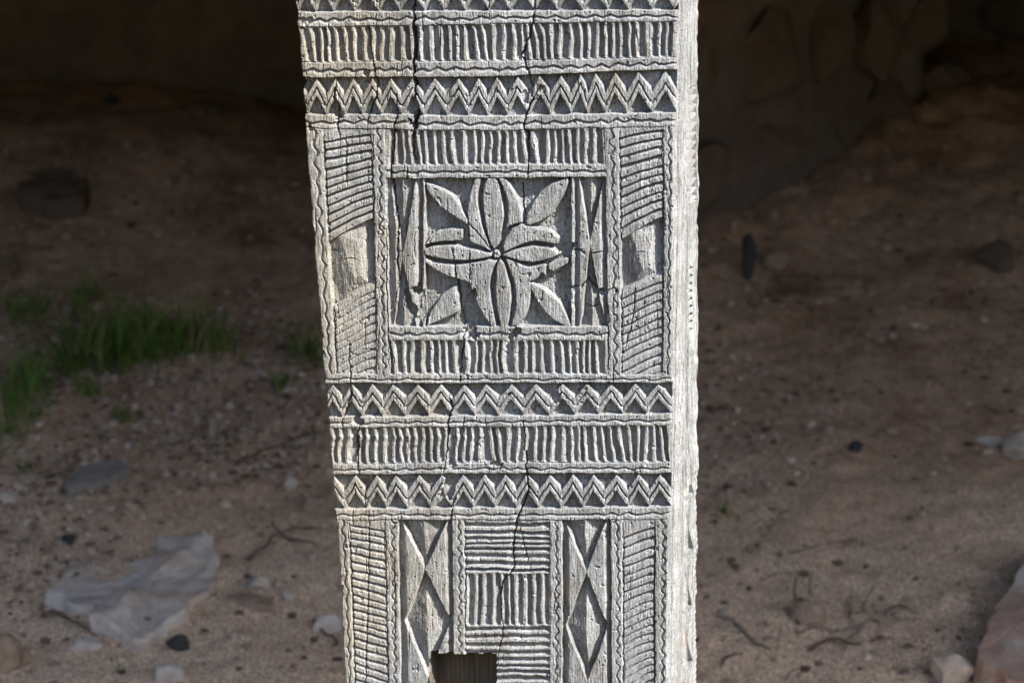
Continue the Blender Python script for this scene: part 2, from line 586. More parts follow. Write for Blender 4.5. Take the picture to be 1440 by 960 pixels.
# ------------------------------------------------------------------ rear wall of big stones (upper right) and bank (upper left)
def rear_wall(name, x0, x1, yA, yB, h, seed, label, stones=True):
    """mud core with separate rough stones set into its face"""
    root = empty(name, ((x0 + x1) / 2, (yA + yB) / 2, float(gz((x0 + x1) / 2, (yA + yB) / 2))))
    tag(root, label, 'wall')
    L = math.hypot(x1 - x0, yB - yA)
    ang = math.atan2(yB - yA, x1 - x0)
    root.rotation_euler = (0, 0, ang)
    rnd = random.Random(seed)
    nU, nV = int(L / 0.05), int((h + 0.3) / 0.05)
    us = np.linspace(-L / 2, L / 2, nU)
    vs = np.linspace(-0.3, h, nV)
    UU, VV = np.meshgrid(us, vs)
    YY = 0.05 * fbm(UU * 3, VV * 3, seed, 4) + 0.10 * VV
    V = np.stack([UU, YY, VV], -1).reshape(-1, 3)
    ii = np.arange(nU * nV).reshape(nV, nU)
    Fm = np.stack([ii[:-1, :-1], ii[:-1, 1:], ii[1:, 1:], ii[1:, :-1]], -1).reshape(-1, 4)
    V2 = V.copy()
    V2[:, 1] = 0.5
    nb = len(V)
    rim = list(ii[0, :]) + list(ii[1:, -1]) + list(ii[-1, ::-1][1:]) + list(ii[::-1, 0][1:-1])
    Fr = [(a + nb, b + nb, b, a) for a, b in zip(rim, rim[1:] + rim[:1])]
    Fb = [(ii[0, 0] + nb, ii[-1, 0] + nb, ii[-1, -1] + nb, ii[0, -1] + nb)]
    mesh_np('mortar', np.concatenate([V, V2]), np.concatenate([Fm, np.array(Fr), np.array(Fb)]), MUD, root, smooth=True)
    v = 0.02
    while stones and v < h - 0.05:
        rh = rnd.uniform(0.13, 0.24)
        u = -L / 2 + rnd.uniform(0, 0.15)
        while u < L / 2:
            w = rnd.uniform(0.16, 0.40)
            me = stone_mesh('wall_stone', (w * 0.58, rnd.uniform(0.05, 0.09), rh * 0.60), rnd.randint(1, 9999), 2, 0.22, cuts=10)
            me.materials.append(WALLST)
            o = bpy.data.objects.new('wall_stone', me)
            COL.objects.link(o)
            o.parent = root
            o.location = (u + w / 2, 0.02 + 0.10 * v + rnd.uniform(-0.02, 0.02), v + rh / 2)
            o.rotation_euler = (0, rnd.uniform(-0.15, 0.15), 0)
            u += w + rnd.uniform(0.01, 0.05)
        v += rh + 0.02
    return root


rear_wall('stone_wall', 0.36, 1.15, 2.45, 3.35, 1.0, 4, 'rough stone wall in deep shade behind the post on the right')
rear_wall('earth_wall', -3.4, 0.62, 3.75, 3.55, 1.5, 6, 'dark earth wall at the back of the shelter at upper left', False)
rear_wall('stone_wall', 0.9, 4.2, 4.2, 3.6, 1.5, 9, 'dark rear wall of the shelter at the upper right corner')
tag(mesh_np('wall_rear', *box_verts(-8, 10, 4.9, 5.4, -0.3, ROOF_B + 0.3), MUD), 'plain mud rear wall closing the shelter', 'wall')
S('stone', 1052, 390, 30, 22, 74, DARK, 43, 'black wedge standing in for the dark gap at the foot of the stone wall behind the post', sink=0.12, cuts=9)  # dark solid painted in place of the shaded gap


# ------------------------------------------------------------------ loose bits
def tube(name, pts, r0, r1, mat, label=None, cat=None, seg=6, parent=None):
    P = np.array(pts, float)
    t = np.linspace(0, 1, len(P))
    tt = np.linspace(0, 1, len(P) * 4)
    Q = np.stack([np.interp(tt, t, P[:, k]) for k in range(3)], -1)
    Q[1:-1] = (Q[:-2] + 2 * Q[1:-1] + Q[2:]) / 4
    Q[:, 0] += 0.006 * vnoise(Q[:, 0] * 45, Q[:, 1] * 45, 3)
    Q[:, 1] += 0.010 * vnoise(Q[:, 0] * 38, Q[:, 1] * 38, 6)
    c = Q[0].copy()
    V = []
    n = len(Q)
    for i in range(n):
        d = Q[min(i + 1, n - 1)] - Q[max(i - 1, 0)]
        d /= np.linalg.norm(d) + 1e-9
        a = np.cross(d, [0, 0, 1.0])
        a /= np.linalg.norm(a) + 1e-9
        b = np.cross(a, d)
        r = 0.5 * (r0 + (r1 - r0) * i / (n - 1)) * (1 + 0.18 * math.sin(i * 2.1) + 0.1 * math.sin(i * 5.3))
        for k in range(seg):
            th = 2 * math.pi * k / seg
            V.append(Q[i] - c + a * r * math.cos(th) + b * r * math.sin(th))
    F = []
    for i in range(n - 1):
        for k in range(seg):
            F.append((i * seg + k, i * seg + (k + 1) % seg, (i + 1) * seg + (k + 1) % seg, (i + 1) * seg + k))
    o = mesh_np(name, V, F, mat, parent, smooth=True, loc=c)
    return tag(o, label, cat)


def twig(pix, r0, r1, mat, label, lifts=None, name='twig', cat='twig'):
    pts = []
    for i, (x, y) in enumerate(pix):
        p = on_ground(x, y)
        p[2] += r0 * 0.6 + (lifts[i] if lifts else 0)
        pts.append(p)
    return tube(name, pts, r0, r1, mat, label, cat)


twig([(1018, 868), (1034, 882), (1054, 900), (1084, 917)], 0.0075, 0.005, TWIG, 'straight pale stick on the dirt right of the post')
twig([(1070, 820), (1092, 808), (1116, 806), (1144, 806)], 0.004, 0.002, TWIG, 'thin curved twig above the sunken stone')
twig([(1124, 878), (1116, 858), (1122, 836), (1136, 838), (1140, 850)], 0.005, 0.003, DARKTWIG, 'dark root hooked over the sunken stone', [0, .03, .045, .04, .02], 'root', 'root')
twig([(1192, 905), (1210, 890), (1240, 882), (1284, 880)], 0.007, 0.003, TWIG, 'pale branch arching out of the dirt at lower right', [0, .015, .02, .005])
twig([(1196, 872), (1212, 858), (1226, 838), (1230, 836)], 0.003, 0.0015, DARKTWIG, 'short upright dark twig at lower right', [0, .0, .01, .02])
twig([(1110, 778), (1150, 770), (1180, 764), (1204, 756)], 0.003, 0.0015, DARKTWIG, 'thin dark twig lying across the dirt at right')
twig([(440, 876), (456, 890), (474, 906)], 0.006, 0.004, DARKTWIG, 'short dark stick by the left foot of the post')
twig([(352, 790), (384, 768), (414, 752), (452, 748)], 0.008, 0.003, DARKTWIG, 'dark dry root left of the post', [0, .015, .01, 0], 'root', 'root')
twig([(330, 655), (380, 632), (420, 616), (464, 606)], 0.006, 0.003, DARKTWIG, 'brown branch running behind the post above the tan stone')
twig([(60, 868), (84, 872), (110, 884), (134, 900)], 0.008, 0.004, DARKTWIG, 'dark root under the left edge of the large grey rock', [0, .01, .01, 0], 'root', 'root')
twig([(1090, 930), (1096, 905), (1098, 880)], 0.002, 0.001, DARKTWIG, 'thin upright stalk near the bottom right of the post', [0, .01, .03])
twig([(1105, 955), (1116, 945), (1124, 938)], 0.003, 0.002, TWIG, 'pale twig at the bottom edge right of the post')

for i, (pix, lab) in enumerate([
        ([(1122, 890), (1150, 884), (1180, 892), (1206, 884)], 'thin root crossing the dirt left of the pale arching branch'),
        ([(1140, 915), (1172, 902), (1200, 908), (1236, 900), (1262, 910)], 'long crooked root below the pale arching branch'),
        ([(1010, 940), (1030, 920), (1046, 925)], 'short bent twig by the foot of the post at right'),
        ([(1200, 866), (1194, 848), (1200, 832)], 'thin stalk beside the short upright dark twig'),
        ([(1240, 870), (1262, 858), (1290, 862)], 'fine root above the pale arching branch'),
        ([(380, 742), (400, 760), (430, 764), (450, 778)], 'crooked twig under the dark dry root'),
        ([(270, 690), (310, 684), (350, 694)], 'thin twig on the gravel above the dark dry root')]):
    twig(pix, 0.0055, 0.002, DARKTWIG if i % 3 else TWIG, lab, [0.004 * ((i + k) % 3) for k in range(len(pix))])

# gravel: thousands of loose bits nobody could count
def scatter(n, xr, yr, smin, smax, dens):
    out = []
    while len(out) < n:
        x = RNG.uniform(*xr, 4000)
        y = RNG.uniform(*yr, 4000)
        keep = RNG.random(4000) < dens(x, y)
        for a, b in zip(x[keep], y[keep]):
            out.append((a, b, smin + (smax - smin) * RNG.random() ** 5))
    return out[:n]


def pebble_field(name, spots, mat, flat, label, cat):
    bm = bmesh.new()
    bmesh.ops.create_icosphere(bm, subdivisions=1, radius=1.0)
    bv = np.array([v.co[:] for v in bm.verts])
    bf = np.array([[v.index for v in f.verts] for f in bm.faces])
    bm.free()
    n = len(spots)
    Sx = np.array(spots)
    z = gz(Sx[:, 0], Sx[:, 1])
    sc3 = Sx[:, 2:3] * np.stack([RNG.uniform(.6, 1.4, n), RNG.uniform(.6, 1.3, n), RNG.uniform(.35, .9, n) * flat], -1)
    th = RNG.uniform(0, 6.28, n)
    jit = 1 + 0.28 * RNG.uniform(-1, 1, (n, len(bv), 1))
    v = bv[None] * jit * sc3[:, None, :]
    c, s = np.cos(th)[:, None], np.sin(th)[:, None]
    X = v[..., 0] * c - v[..., 1] * s + Sx[:, 0:1]
    Y = v[..., 0] * s + v[..., 1] * c + Sx[:, 1:2]
    Z = v[..., 2] + (z + sc3[:, 2] * 0.25)[:, None]
    V = np.stack([X, Y, Z], -1).reshape(-1, 3)
    Fp = (bf[None] + (np.arange(n) * len(bv))[:, None, None]).reshape(-1, 3)
    o = mesh_np(name, V, Fp, mat)
    return tag(o, label, cat, kind='stuff')


def dens_left(x, y):
    d = 0.5 + 0.9 * vnoise(x * 2.3, y * 2.3, 4)
    right = np.clip(1.0 - smoothstep(0.25, 0.6, x) * 0.55, 0, 1)
    far = 1 - 0.85 * smoothstep(1.6, 2.6, y)
    return np.clip(d, 0.08, 1) * right * far


pebble_field('gravel', scatter(30000, (-1.4, 1.4), (0.65, 3.2), 0.0016, 0.0105, dens_left), PEB, 1.0, 'loose gravel and grit strewn over the bare dirt', 'gravel')
pebble_field('leaf_litter', scatter(3000, (-1.5, 1.5), (0.6, 3.6), 0.002, 0.012, lambda x, y: np.clip(0.35 + 0.8 * vnoise(x * 3.1, y * 3.1, 8), 0.05, 1)), LITTER, 0.35, 'dark scraps of dead leaf and bark on the dirt', 'litter')

# grass
def blades(spots, seed):
    """spots: (x, y, height, lean_x, lean_y, width)"""
    r = random.Random(seed)
    V, F = [], []
    for (x, y, h, lx, ly, w) in spots:
        z = float(gz(x, y)) - 0.005
        a = r.uniform(0, math.pi)
        ca, sa = math.cos(a) * w, math.sin(a) * w
        b = len(V)
        for k, t in enumerate((0, 0.35, 0.7, 1.0)):
            cx, cy = x + lx * h * t * t, y + ly * h * t * t
            cz = z + h * t * (1 - 0.25 * t * (abs(lx) + abs(ly)))
            ww = (1, 0.9, 0.6, 0.08)[k]
            V += [(cx - ca * ww, cy - sa * ww, cz), (cx + ca * ww, cy + sa * ww, cz)]
        for k in range(3):
            F.append((b + 2 * k, b + 2 * k + 1, b + 2 * k + 3, b + 2 * k + 2))
    return V, F


def clump_spots(px, py, spread_x, spread_y, n, hpx, seed):
    r = random.Random(seed)
    out = []
    p = on_ground(px, py)
    u = unit_m(p)
    for _ in range(n):
        dx, dy = r.gauss(0, spread_x * u * 0.62), r.gauss(0, spread_y * u * 2.0)
        h = hpx * u * (0.25 + 0.85 * r.random() ** 1.4)
        out.append((p[0] + dx, p[1] + dy, h, r.gauss(0, 0.36), r.gauss(0, 0.3), r.uniform(0.0014, 0.0030)))
    return out


band = []
for i, (x, y, sx, sy, n, h) in enumerate([(96, 520, 30, 12, 90, 70), (132, 508, 34, 12, 170, 92), (176, 500, 36, 12, 210, 100), (208, 492, 30, 10, 170, 98),
                                          (246, 488, 30, 10, 150, 84), (288, 486, 26, 10, 150, 86), (18, 560, 34, 18, 130, 84), (52, 540, 30, 14, 90, 76),
                                          (8, 610, 26, 16, 80, 70), (152, 486, 60, 14, 90, 80), (30, 450, 40, 14, 60, 74), (100, 440, 40, 12, 40, 66), (250, 500, 90, 20, 70, 60)]):
    band += clump_spots(x, y, sx, sy, n, h, 100 + i)
random.Random(3).shuffle(band)
band = band[:int(len(band) * 0.8)]
V, F = blades(band, 5)
tag(mesh_np('grass', V, F, GRASS), 'green grass growing in a ragged band left of the post', 'grass', kind='stuff')
for i, (x, y, sx, sy, n, h, lab) in enumerate([
        (118, 420, 14, 5, 34, 62, 'thin grass tuft standing behind the grass band, upper left'),
        (40, 440, 26, 8, 40, 60, 'dark grass tuft at the left edge behind the band'),
        (22, 372, 12, 5, 14, 24, 'short grass tuft highest up at the left edge'),
        (434, 500, 26, 8, 80, 70, 'grass tuft growing against the left side of the post'),
        (396, 542, 14, 6, 34, 40, 'small lone tuft on the gravel left of the post'),
        (174, 592, 10, 5, 26, 46, 'narrow green tuft standing in the gravel in front of the band'),
        (128, 556, 18, 6, 40, 50, 'tuft with pale dry blades at the front of the grass band'),
        (200, 640, 10, 6, 14, 20, 'tiny weed sprouting above the flat dark grey stone'),
        (40, 660, 9, 3, 26, 34, 'small weed tuft above the whitish stone at left'),
        (170, 938, 12, 6, 22, 16, 'tiny green weed below the large grey rock'),
        (1056, 772, 12, 6, 20, 18, 'tiny green weed above the thin twig at right'),
        (1022, 722, 12, 6, 18, 26, 'small dull weed close to the right side of the post')]):
    sp = clump_spots(x, y, sx, sy, n, h, 200 + i)
    V, F = blades(sp, 30 + i)
    c = np.array([sp[0][0], sp[0][1], float(gz(sp[0][0], sp[0][1]))])
    tag(mesh_np('grass_tuft', np.array(V) - c, F, GRASS, loc=c), lab, 'grass', 'single grass tufts')

# ------------------------------------------------------------------ the carved post
Y0, Y1 = -60.0, 1020.0
XL = ([-60, 0, 100, 190, 350, 520, 600, 720, 830, 900, 960, 1020], [408, 414, 423, 429, 441, 454, 461, 470, 478, 481, 484.5, 488])
XR = ([-60, 0, 200, 350, 520, 700, 960, 1020], [957, 956, 951.5, 950, 947.5, 945, 941.5, 941])
C0 = CAM + FWD * 2.24
base_z = -0.02
# where the axis of the post meets the ground
axis0 = C0.copy() - PN * 0.08


def plane_xy(x, y):
    """layout position -> point on the post's front plane"""
    d = rays(x, y)
    t = ((C0 - CAM) @ PN) / (d @ PN)
    return CAM + d * t[..., None]


STEP = 0.76
ys = np.arange(Y0, Y1 + STEP, STEP)
NU = 700
us = np.linspace(0, 1, NU)
xl = np.interp(ys, *XL) + 1.0 * vnoise(ys * 0.05, ys * 0, 1) + 0.7 * vnoise(ys * 0.17, ys * 0, 2) - 1.2 * np.clip(vnoise(ys * 0.09, ys * 0, 8) - 0.45, 0, 1) * -4
xr = np.interp(ys, *XR)
YY, UU = np.meshgrid(ys, us, indexing='ij')
XX = xl[:, None] + UU * (xr - xl)[:, None]
# hand-cut wobble of every line
wob = 0.85
X = XX + wob * (vnoise(XX * .045, YY * .045, 3) + 0.6 * vnoise(XX * .13, YY * .13, 4))
Y = YY + wob * (vnoise(XX * .045, YY * .045, 5) + 0.6 * vnoise(XX * .13, YY * .13, 6))
Hh = np.zeros_like(X)                                 # height in millimetres, 0 is the old surface
PID = np.zeros(X.shape, np.int32)                     # which part each spot belongs to
PARTS = [('face_board', None)]                        # (name, parent part index)


def new_part(name, parent=None):
    PARTS.append((name, parent))
    return len(PARTS) - 1


def L(a, b, xa=440.0, xb=945.0):
    """a nearly level line: height at left and right"""
    return a + (b - a) * (X - xa) / (xb - xa)


def L3(a, m, b):
    return np.interp(X, [430, 700, 945], [a, m, b])


def Cc(pts):
    """a nearly upright line given as (y, x) pairs"""
    return np.interp(Y, [p[0] for p in pts], [p[1] for p in pts])


def put(mask, h):
    Hh[mask] = h[mask] if isinstance(h, np.ndarray) else h


def tri(t):
    """triangle wave 0..1..0 with period 1, 0 at whole numbers"""
    f = t - np.floor(t)
    return 1 - np.abs(2 * f - 1)


def jitter_edges(n, amt, seed):
    r = np.random.default_rng(seed)
    w = 1 + amt * r.uniform(-1, 1, n)
    e = np.concatenate([[0], np.cumsum(w)])
    return e / e[-1]


def ribs(mask, s, t, n, depth, seed, pan, ridge=0.34, amt=0.2, tilt=0.5, arch=True, soft=None, rib_name='rib', along_px=48):
    """parallel grooves: s 0..1 across the run, t 0..1 along each groove"""
    e = jitter_edges(n, amt, seed)
    s2 = s + tilt / n * vnoise(s * n * 0.45, t * 0.7, seed % 7 + 1) + 0.07 / n * vnoise(s * n * 1.7, t * 3, seed % 5 + 2)
    idx = np.interp(s2, e, np.arange(n + 1))
    k = np.clip(np.floor(idx), 0, n - 1).astype(int)
    f = np.clip(idx - k, 0, 1)                       # 0..1 within a rib; groove centred on 0.5
    d = np.abs(f - 0.5) * 2                          # 0 at groove centre, 1 on the ridge
    r = np.random.default_rng(seed + 99)
    dep = depth * (0.75 + 0.5 * r.random(n))[k]
    rw = np.clip(ridge * (0.7 + 0.6 * r.random(n))[k], 0.12, 0.7)
    dw = 1 - rw * 0.62
    g = np.clip(1 - (d / dw) ** 2.4, 0, 1)             # 1 in the groove
    if arch:
        a0 = (0.10 + 0.05 * r.random(n))[k]
        run = np.sqrt(np.clip(t / a0, 0, 1)) * smoothstep(0.0, 0.05, 1 - t)
        g = g * smoothstep(0.0, 0.9, run - 0.5 * d + 0.1)
    h = -dep * g - 0.6 * (r.random(n))[k] - 0.2 - 0.5 * np.clip(vnoise(X * .04, Y * .04, 6), 0, 1)
    if soft is not None:
        h = h * soft
    put(mask, h)
    PID[mask] = pan
    first = len(PARTS)
    for i in range(n):
        new_part(rib_name, pan)
    # a rib is the raised strip centred on the border between two grooves
    rk = np.clip(np.floor(idx + 0.5), 0, n - 1).astype(int)
    up = mask & (g < 0.35)
    PID[up] = (first + rk)[up]


def wavy(mask, s, along, period, seed, amp=0.14, depth=3.2, part='wavy_border', flip=1.0, wid=0.18, rnd=False):
    """a flat fillet with a zigzag knife groove; s 0..1 across, along in layout units"""
    p = new_part(part)
    ph = along / period + 0.35 * vnoise(along * 0.021, along * 0, seed)
    am = amp * (0.8 + 0.5 * vnoise(along * 0.05, along * 0, seed + 1))
    wv = -np.cos(ph * 2 * np.pi) if rnd else tri(ph) * 2 - 1
    c = 0.5 + am * wv * flip + 0.05 * vnoise(along * 0.03, along * 0, seed + 2)
    d = s - c
    # sharp on one side, sloping on the other
    g = np.where(d < 0, 1 - smoothstep(0, wid * 0.45, -d), 1 - smoothstep(0, wid * 1.6, d) ** 0.8)
    fade = 0.55 + 0.45 * vnoise(along * 0.07, s * 0, seed + 4) ** 2 + 0.25
    h = -depth * g * np.clip(fade, 0.35, 1.1)
    edge = np.minimum(s, 1 - s)
    h = h - 0.9 * (1 - smoothstep(0.0, 0.05, edge))
    put(mask, h)
    PID[mask] = p


def zigzag(mask, yt, yb, peaks, seed, valleys=None, floor=9.5):
    """two parallel zigzag ridges standing on a sunk floor"""
    band = new_part('zigzag_band')
    pk = np.array(peaks, float)
    vl = (pk[:-1] + pk[1:]) / 2 if valleys is None else np.array(valleys, float)
    kx = np.empty(len(pk) + len(vl))
    kx[0::2] = pk
    kx[1::2] = vl
    kv = np.tile([0.0, 1.0], len(kx))[:len(kx)]
    w = np.interp(X, kx, kv)                          # 0 at peaks, 1 in valleys
    t = (Y - yt) / (yb - yt)
    r = np.random.default_rng(seed)
    k = np.clip(np.searchsorted(pk, X.ravel()).reshape(X.shape) - 1, 0, len(pk) - 2)
    up = 0.0 + 0.46 * w + 0.01
    lo = 0.51 + 0.48 * w
    wd = 0.032
    inside = smoothstep(0, wd, t - up + 0.01) * smoothstep(0, wd, lo - t + 0.01)
    mid = 0.27 + 0.47 * w + 0.03 * vnoise(X * .06, Y * .06, seed + 3)
    g = t - mid
    cut = np.where(g < 0, 1 - smoothstep(0, 0.05, -g), 1 - smoothstep(0, 0.085, g) ** 0.8)
    cutd = (3.0 + 1.8 * r.random(len(pk)))[k]
    top = -0.6 - cutd * cut - 0.4 * (1 - smoothstep(0, 0.07, np.minimum(t - up, lo - t))) - 1.0 * np.clip(vnoise(X * .03, Y * .03, seed + 6), 0, 1)
    fl = -floor * (0.8 + 0.22 * vnoise(X * .05, Y * .05, seed)) + 0.9 * fbm(X * .22, Y * .22, seed, 3)
    fl = np.where(t > 0.5, fl + 0.8 * smoothstep(0.65, 1.0, t), fl)
    h = fl + (top - fl) * inside
    put(mask, h)
    PID[mask] = band
    first = len(PARTS)
    for i in range(len(pk) - 1):
        new_part('chevron', band)
    up_m = mask & (inside > 0.5)
    PID[up_m] = (first + k)[up_m]


# --- level lines
yA0, yA1 = L3(17, 16, 14), L3(39, 34, 30)
yB0, yB1 = L3(88, 86, 81), L3(110, 108, 98)
yC0, yC1 = L3(161, 163, 159), L3(181, 184, 178)
yD0, yD1 = L3(526, 526, 527), L3(539, 539, 538)
yE0, yE1 = L3(587, 585, 582), L3(602, 600, 598)
yF0, yF1 = L3(653, 650, 650), L3(668, 666, 665.5)
yG0, yG1 = L3(716, 715, 713.5), L3(731, 731, 730)
ytop = L3(-34, -35, -37)

put(Y < ytop, -0.4)
m = (Y >= ytop) & (Y < yA0)
vt = [418, 442, 468, 498, 531, 561, 596, 623, 654, 687, 717, 751, 784, 819, 853, 883, 917, 948]
pkt = [404] + [(a + b) / 2 for a, b in zip(vt[:-1], vt[1:])] + [965]
zigzag(m, ytop, yA0, pkt, 31, valleys=vt)
m = (Y >= yA0) & (Y < yA1)
wavy(m, (Y - yA0) / (yA1 - yA0), X, 26, 41)
fl = new_part('fluted_band')
m = (Y >= yA1) & (Y < yB0)
ribs(m, (X - xl[:, None] - 2) / (xr - xl - 9)[:, None], (Y - yA1) / (yB0 - yA1), 42, 5.0, 51, fl)
m = (Y >= yB0) & (Y < yB1)
wavy(m, (Y - yB0) / (yB1 - yB0), X, 23, 42)
m = (Y >= yB1) & (Y < yC0)
zigzag(m, yB1, yC0, [418, 445, 471, 495.5, 523, 549, 579, 611, 644, 672, 699, 727, 759, 788, 815.5, 837, 864, 897, 935.5, 968], 32)
m = (Y >= yC0) & (Y < yC1)
wavy(m, (Y - yC0) / (yC1 - yC0), X, 27, 43)
m = (Y >= yD0) & (Y < yD1)
wavy(m, (Y - yD0) / (yD1 - yD0), X, 30, 44, amp=0.10)
m = (Y >= yD1) & (Y < yE0)
zigzag(m, yD1, yE0, [440, 467, 494, 523, 552, 587, 619.5, 652, 683, 718, 753, 791, 825.5, 859, 892, 925.5, 960], 33)
m = (Y >= yE0) & (Y < yE1)
wavy(m, (Y - yE0) / (yE1 - yE0), X, 28, 45, amp=0.11)
fl = new_part('fluted_band')
m = (Y >= yE1) & (Y < yF0)
ribs(m, (X - xl[:, None] - 2) / (xr - xl - 7)[:, None], (Y - yE1) / (yF0 - yE1), 40, 4.8, 52, fl)
m = (Y >= yF0) & (Y < yF1)
wavy(m, (Y - yF0) / (yF1 - yF0), X, 26, 46, amp=0.12)
m = (Y >= yF1) & (Y < yG0)
zigzag(m, yF1, yG0, [440, 468, 499, 529, 557, 589, 621, 651, 681, 711, 741, 773, 805.5, 834, 867, 897, 927, 960], 34)
m = (Y >= yG0) & (Y < yG1)
wavy(m, (Y - yG0) / (yG1 - yG0), X, 27, 47, amp=0.10)

# --- middle section, upright lines
mid = (Y >= yC1) & (Y < yD0)
c1 = Cc([(190, 454.5), (350, 461.5), (520, 472)])
c2 = Cc([(190, 522), (340, 526), (520, 530)])
c3 = Cc([(190, 541.5), (340, 545), (520, 548.5)])
c4 = Cc([(190, 850), (340, 853), (520, 855.5)])
c5 = Cc([(190, 870), (340, 872.5), (520, 873.5)])
c6 = Cc([(190, 932), (340, 932.5), (520, 931.5)])
XLm = xl[:, None] + 0 * X
XRm = xr[:, None] + 0 * X


def vwavy(mask, a, b, period, seed, amp=0.16):
    s = (X - a) / (b - a)
    wavy(mask & (X >= a) & (X < b), s, Y, period, seed, amp=amp, depth=3.0, flip=1, wid=0.13, rnd=True)


vwavy(mid, XLm, c1, 26, 61, 0.12)
vwavy(mid, c2, c3, 17, 62, 0.14)
vwavy(mid, c4, c5, 20, 63, 0.16)
vwavy(mid, c6, XRm - 2, 20, 64, 0.12)


def slant(mask, a, b, top_l, top_r, bot_l, bot_r, n, seed, depth=4.6, soft=None, curve=2.0, down=False, margin=True):
    """slanted ribs between two upright lines; each rib curls over at its upper end"""
    pan = new_part('slanted_panel')
    s = (X - a) / (b - a)
    mm = mask & (X >= a) & (X < b)
    ss = np.clip(s, 0, 1)
    bend = curve * (ss ** 6)
    top = top_l + (top_r - top_l) * ss + bend
    bot = bot_l + (bot_r - bot_l) * ss + bend
    t = (Y - top) / (bot - top)
    put(mm, -0.7)
    PID[mm] = pan
    inner = mm & (t >= 0) & (t < 1)
    e = jitter_edges(n, 0.16, seed)
    t2 = t + 0.09 / n * vnoise(X * 0.03, Y * 0.03, seed % 9)
    idx = np.interp(t2, e, np.arange(n + 1))
    k = np.clip(np.floor(idx), 0, n - 1).astype(int)
    f = np.clip(idx - k, 0, 1)
    r = np.random.default_rng(seed)
    dep = depth * (0.8 + 0.4 * r.random(n))[k]
    # lower edge of each rib is sharp and undercuts the next groove; the face swells outward
    g = np.where(f < 0.16, 1 - 0.2 * f / 0.16, np.clip(0.8 * (1 - (f - 0.16) / 0.30), 0, 1) ** 1.3)
    g = np.maximum(g, np.clip((f - 0.95) / 0.05, 0, 1))
    h = -dep * g - 0.9
    if soft is not None:
        h = -0.9 + (h + 0.9) * soft - 0.6 * (1 - soft)
    h = h - 1.4 * (1 - smoothstep(0, 0.035, np.minimum(s, 1 - s)))
    put(inner, h)
    first = len(PARTS)
    for i in range(n):
        new_part('rib', pan)
    PID[inner] = (first + k)[inner]
    return pan, mm, t, s


def lens(mask, s, Y_, y0, y1, dep=8.0):
    """plain field between two rib groups: one broad lit plane, its lower left and its right cut away"""
    t = np.clip((Y_ - y0) / (y1 - y0), 0, 1)
    p0 = -1.6 + 0 * X
    pl = -1.6 - 15 * np.clip(0.34 - s + 0.42 * (t - 0.30), 0, 1)
    pr = -1.6 - 24 * np.clip(s - 0.66 - 0.06 * (t - 0.5), 0, 1)
    pb = -1.6 - 22 * np.clip(t - 0.72 - 0.25 * (0.6 - s), 0, 1)
    pt = -1.6 - 16 * np.clip(0.14 - t + 0.3 * (s - 0.5), 0, 1)
    h = np.maximum(np.minimum(np.minimum(np.minimum(pl, pr), np.minimum(pb, pt)), p0), -dep - 1.5) + 0.4 * vnoise(X * .05, Y * .05, 7)
    h = h - 1.2 * (np.abs(t - 0.44) < 0.012) * (np.abs(s - 0.46) < 0.13)
    put(mask, h)


# left: ribs, hollow, worn ribs
pan, mm, t, s = slant(mid & (Y < 375), c1, c2, 199, 187, 341, 305, 11, 71)
hol = mm & (t >= 1)
lens(hol, s, Y, 325, 415)
hf = new_part('hollow_field')
PID[hol] = hf
wear = 0.25 + 0.75 * smoothstep(0.55, 0.95, (X - c1) / (c2 - c1)) * (0.7 + 0.3 * vnoise(X * .05, Y * .05, 2))
pan2, mm2, t2, s2 = slant(mid & (Y >= 375), c1, c2, 432, 392, 552, 526, 11, 72, depth=4.0, soft=wear)
hol2 = mm2 & (t2 < 0)
lens(hol2, s2, Y, 325, 415)
PID[hol2] = hf
# right
pan3, mm3, t3, s3 = slant(mid & (Y < 372), c5, c6, 194, 180, 337, 304, 10, 73)
hol = mm3 & (t3 >= 1)
lens(hol, s3, Y, 320, 400)
hf = new_part('hollow_field')
PID[hol] = hf
pan4, mm4, t4, s4 = slant(mid & (Y >= 372), c5, c6, 409, 380, 548, 520, 11, 74, depth=4.0, soft=np.full_like(X, 0.85))
hol = mm4 & (t4 < 0)
lens(hol, s4, Y, 320, 400)
PID[hol] = hf

# inner panel: flutes, fillets
inn = mid & (X >= c3) & (X < c4)
si = (X - c3) / (c4 - c3)
yH0, yH1 = L(233, 231), L(252, 249)
yI0, yI1 = L(459, 459), L(478, 479)
fl = new_part('fluted_panel')
ribs(inn & (Y < yH0), si, (Y - yC1) / (yH0 - yC1), 25, 4.8, 53, fl)
m = inn & (Y >= yH0) & (Y < yH1)
wavy(m, (Y - yH0) / (yH1 - yH0), X, 25, 48, amp=0.09)
m = inn & (Y >= yI0) & (Y < yI1)
wavy(m, (Y - yI0) / (yI1 - yI0), X, 26, 49, amp=0.09)
fl = new_part('fluted_panel')
ribs(inn & (Y >= yI1), si, (Y - yI1) / (yD0 - yI1), 26, 4.8, 54, fl, arch=True)

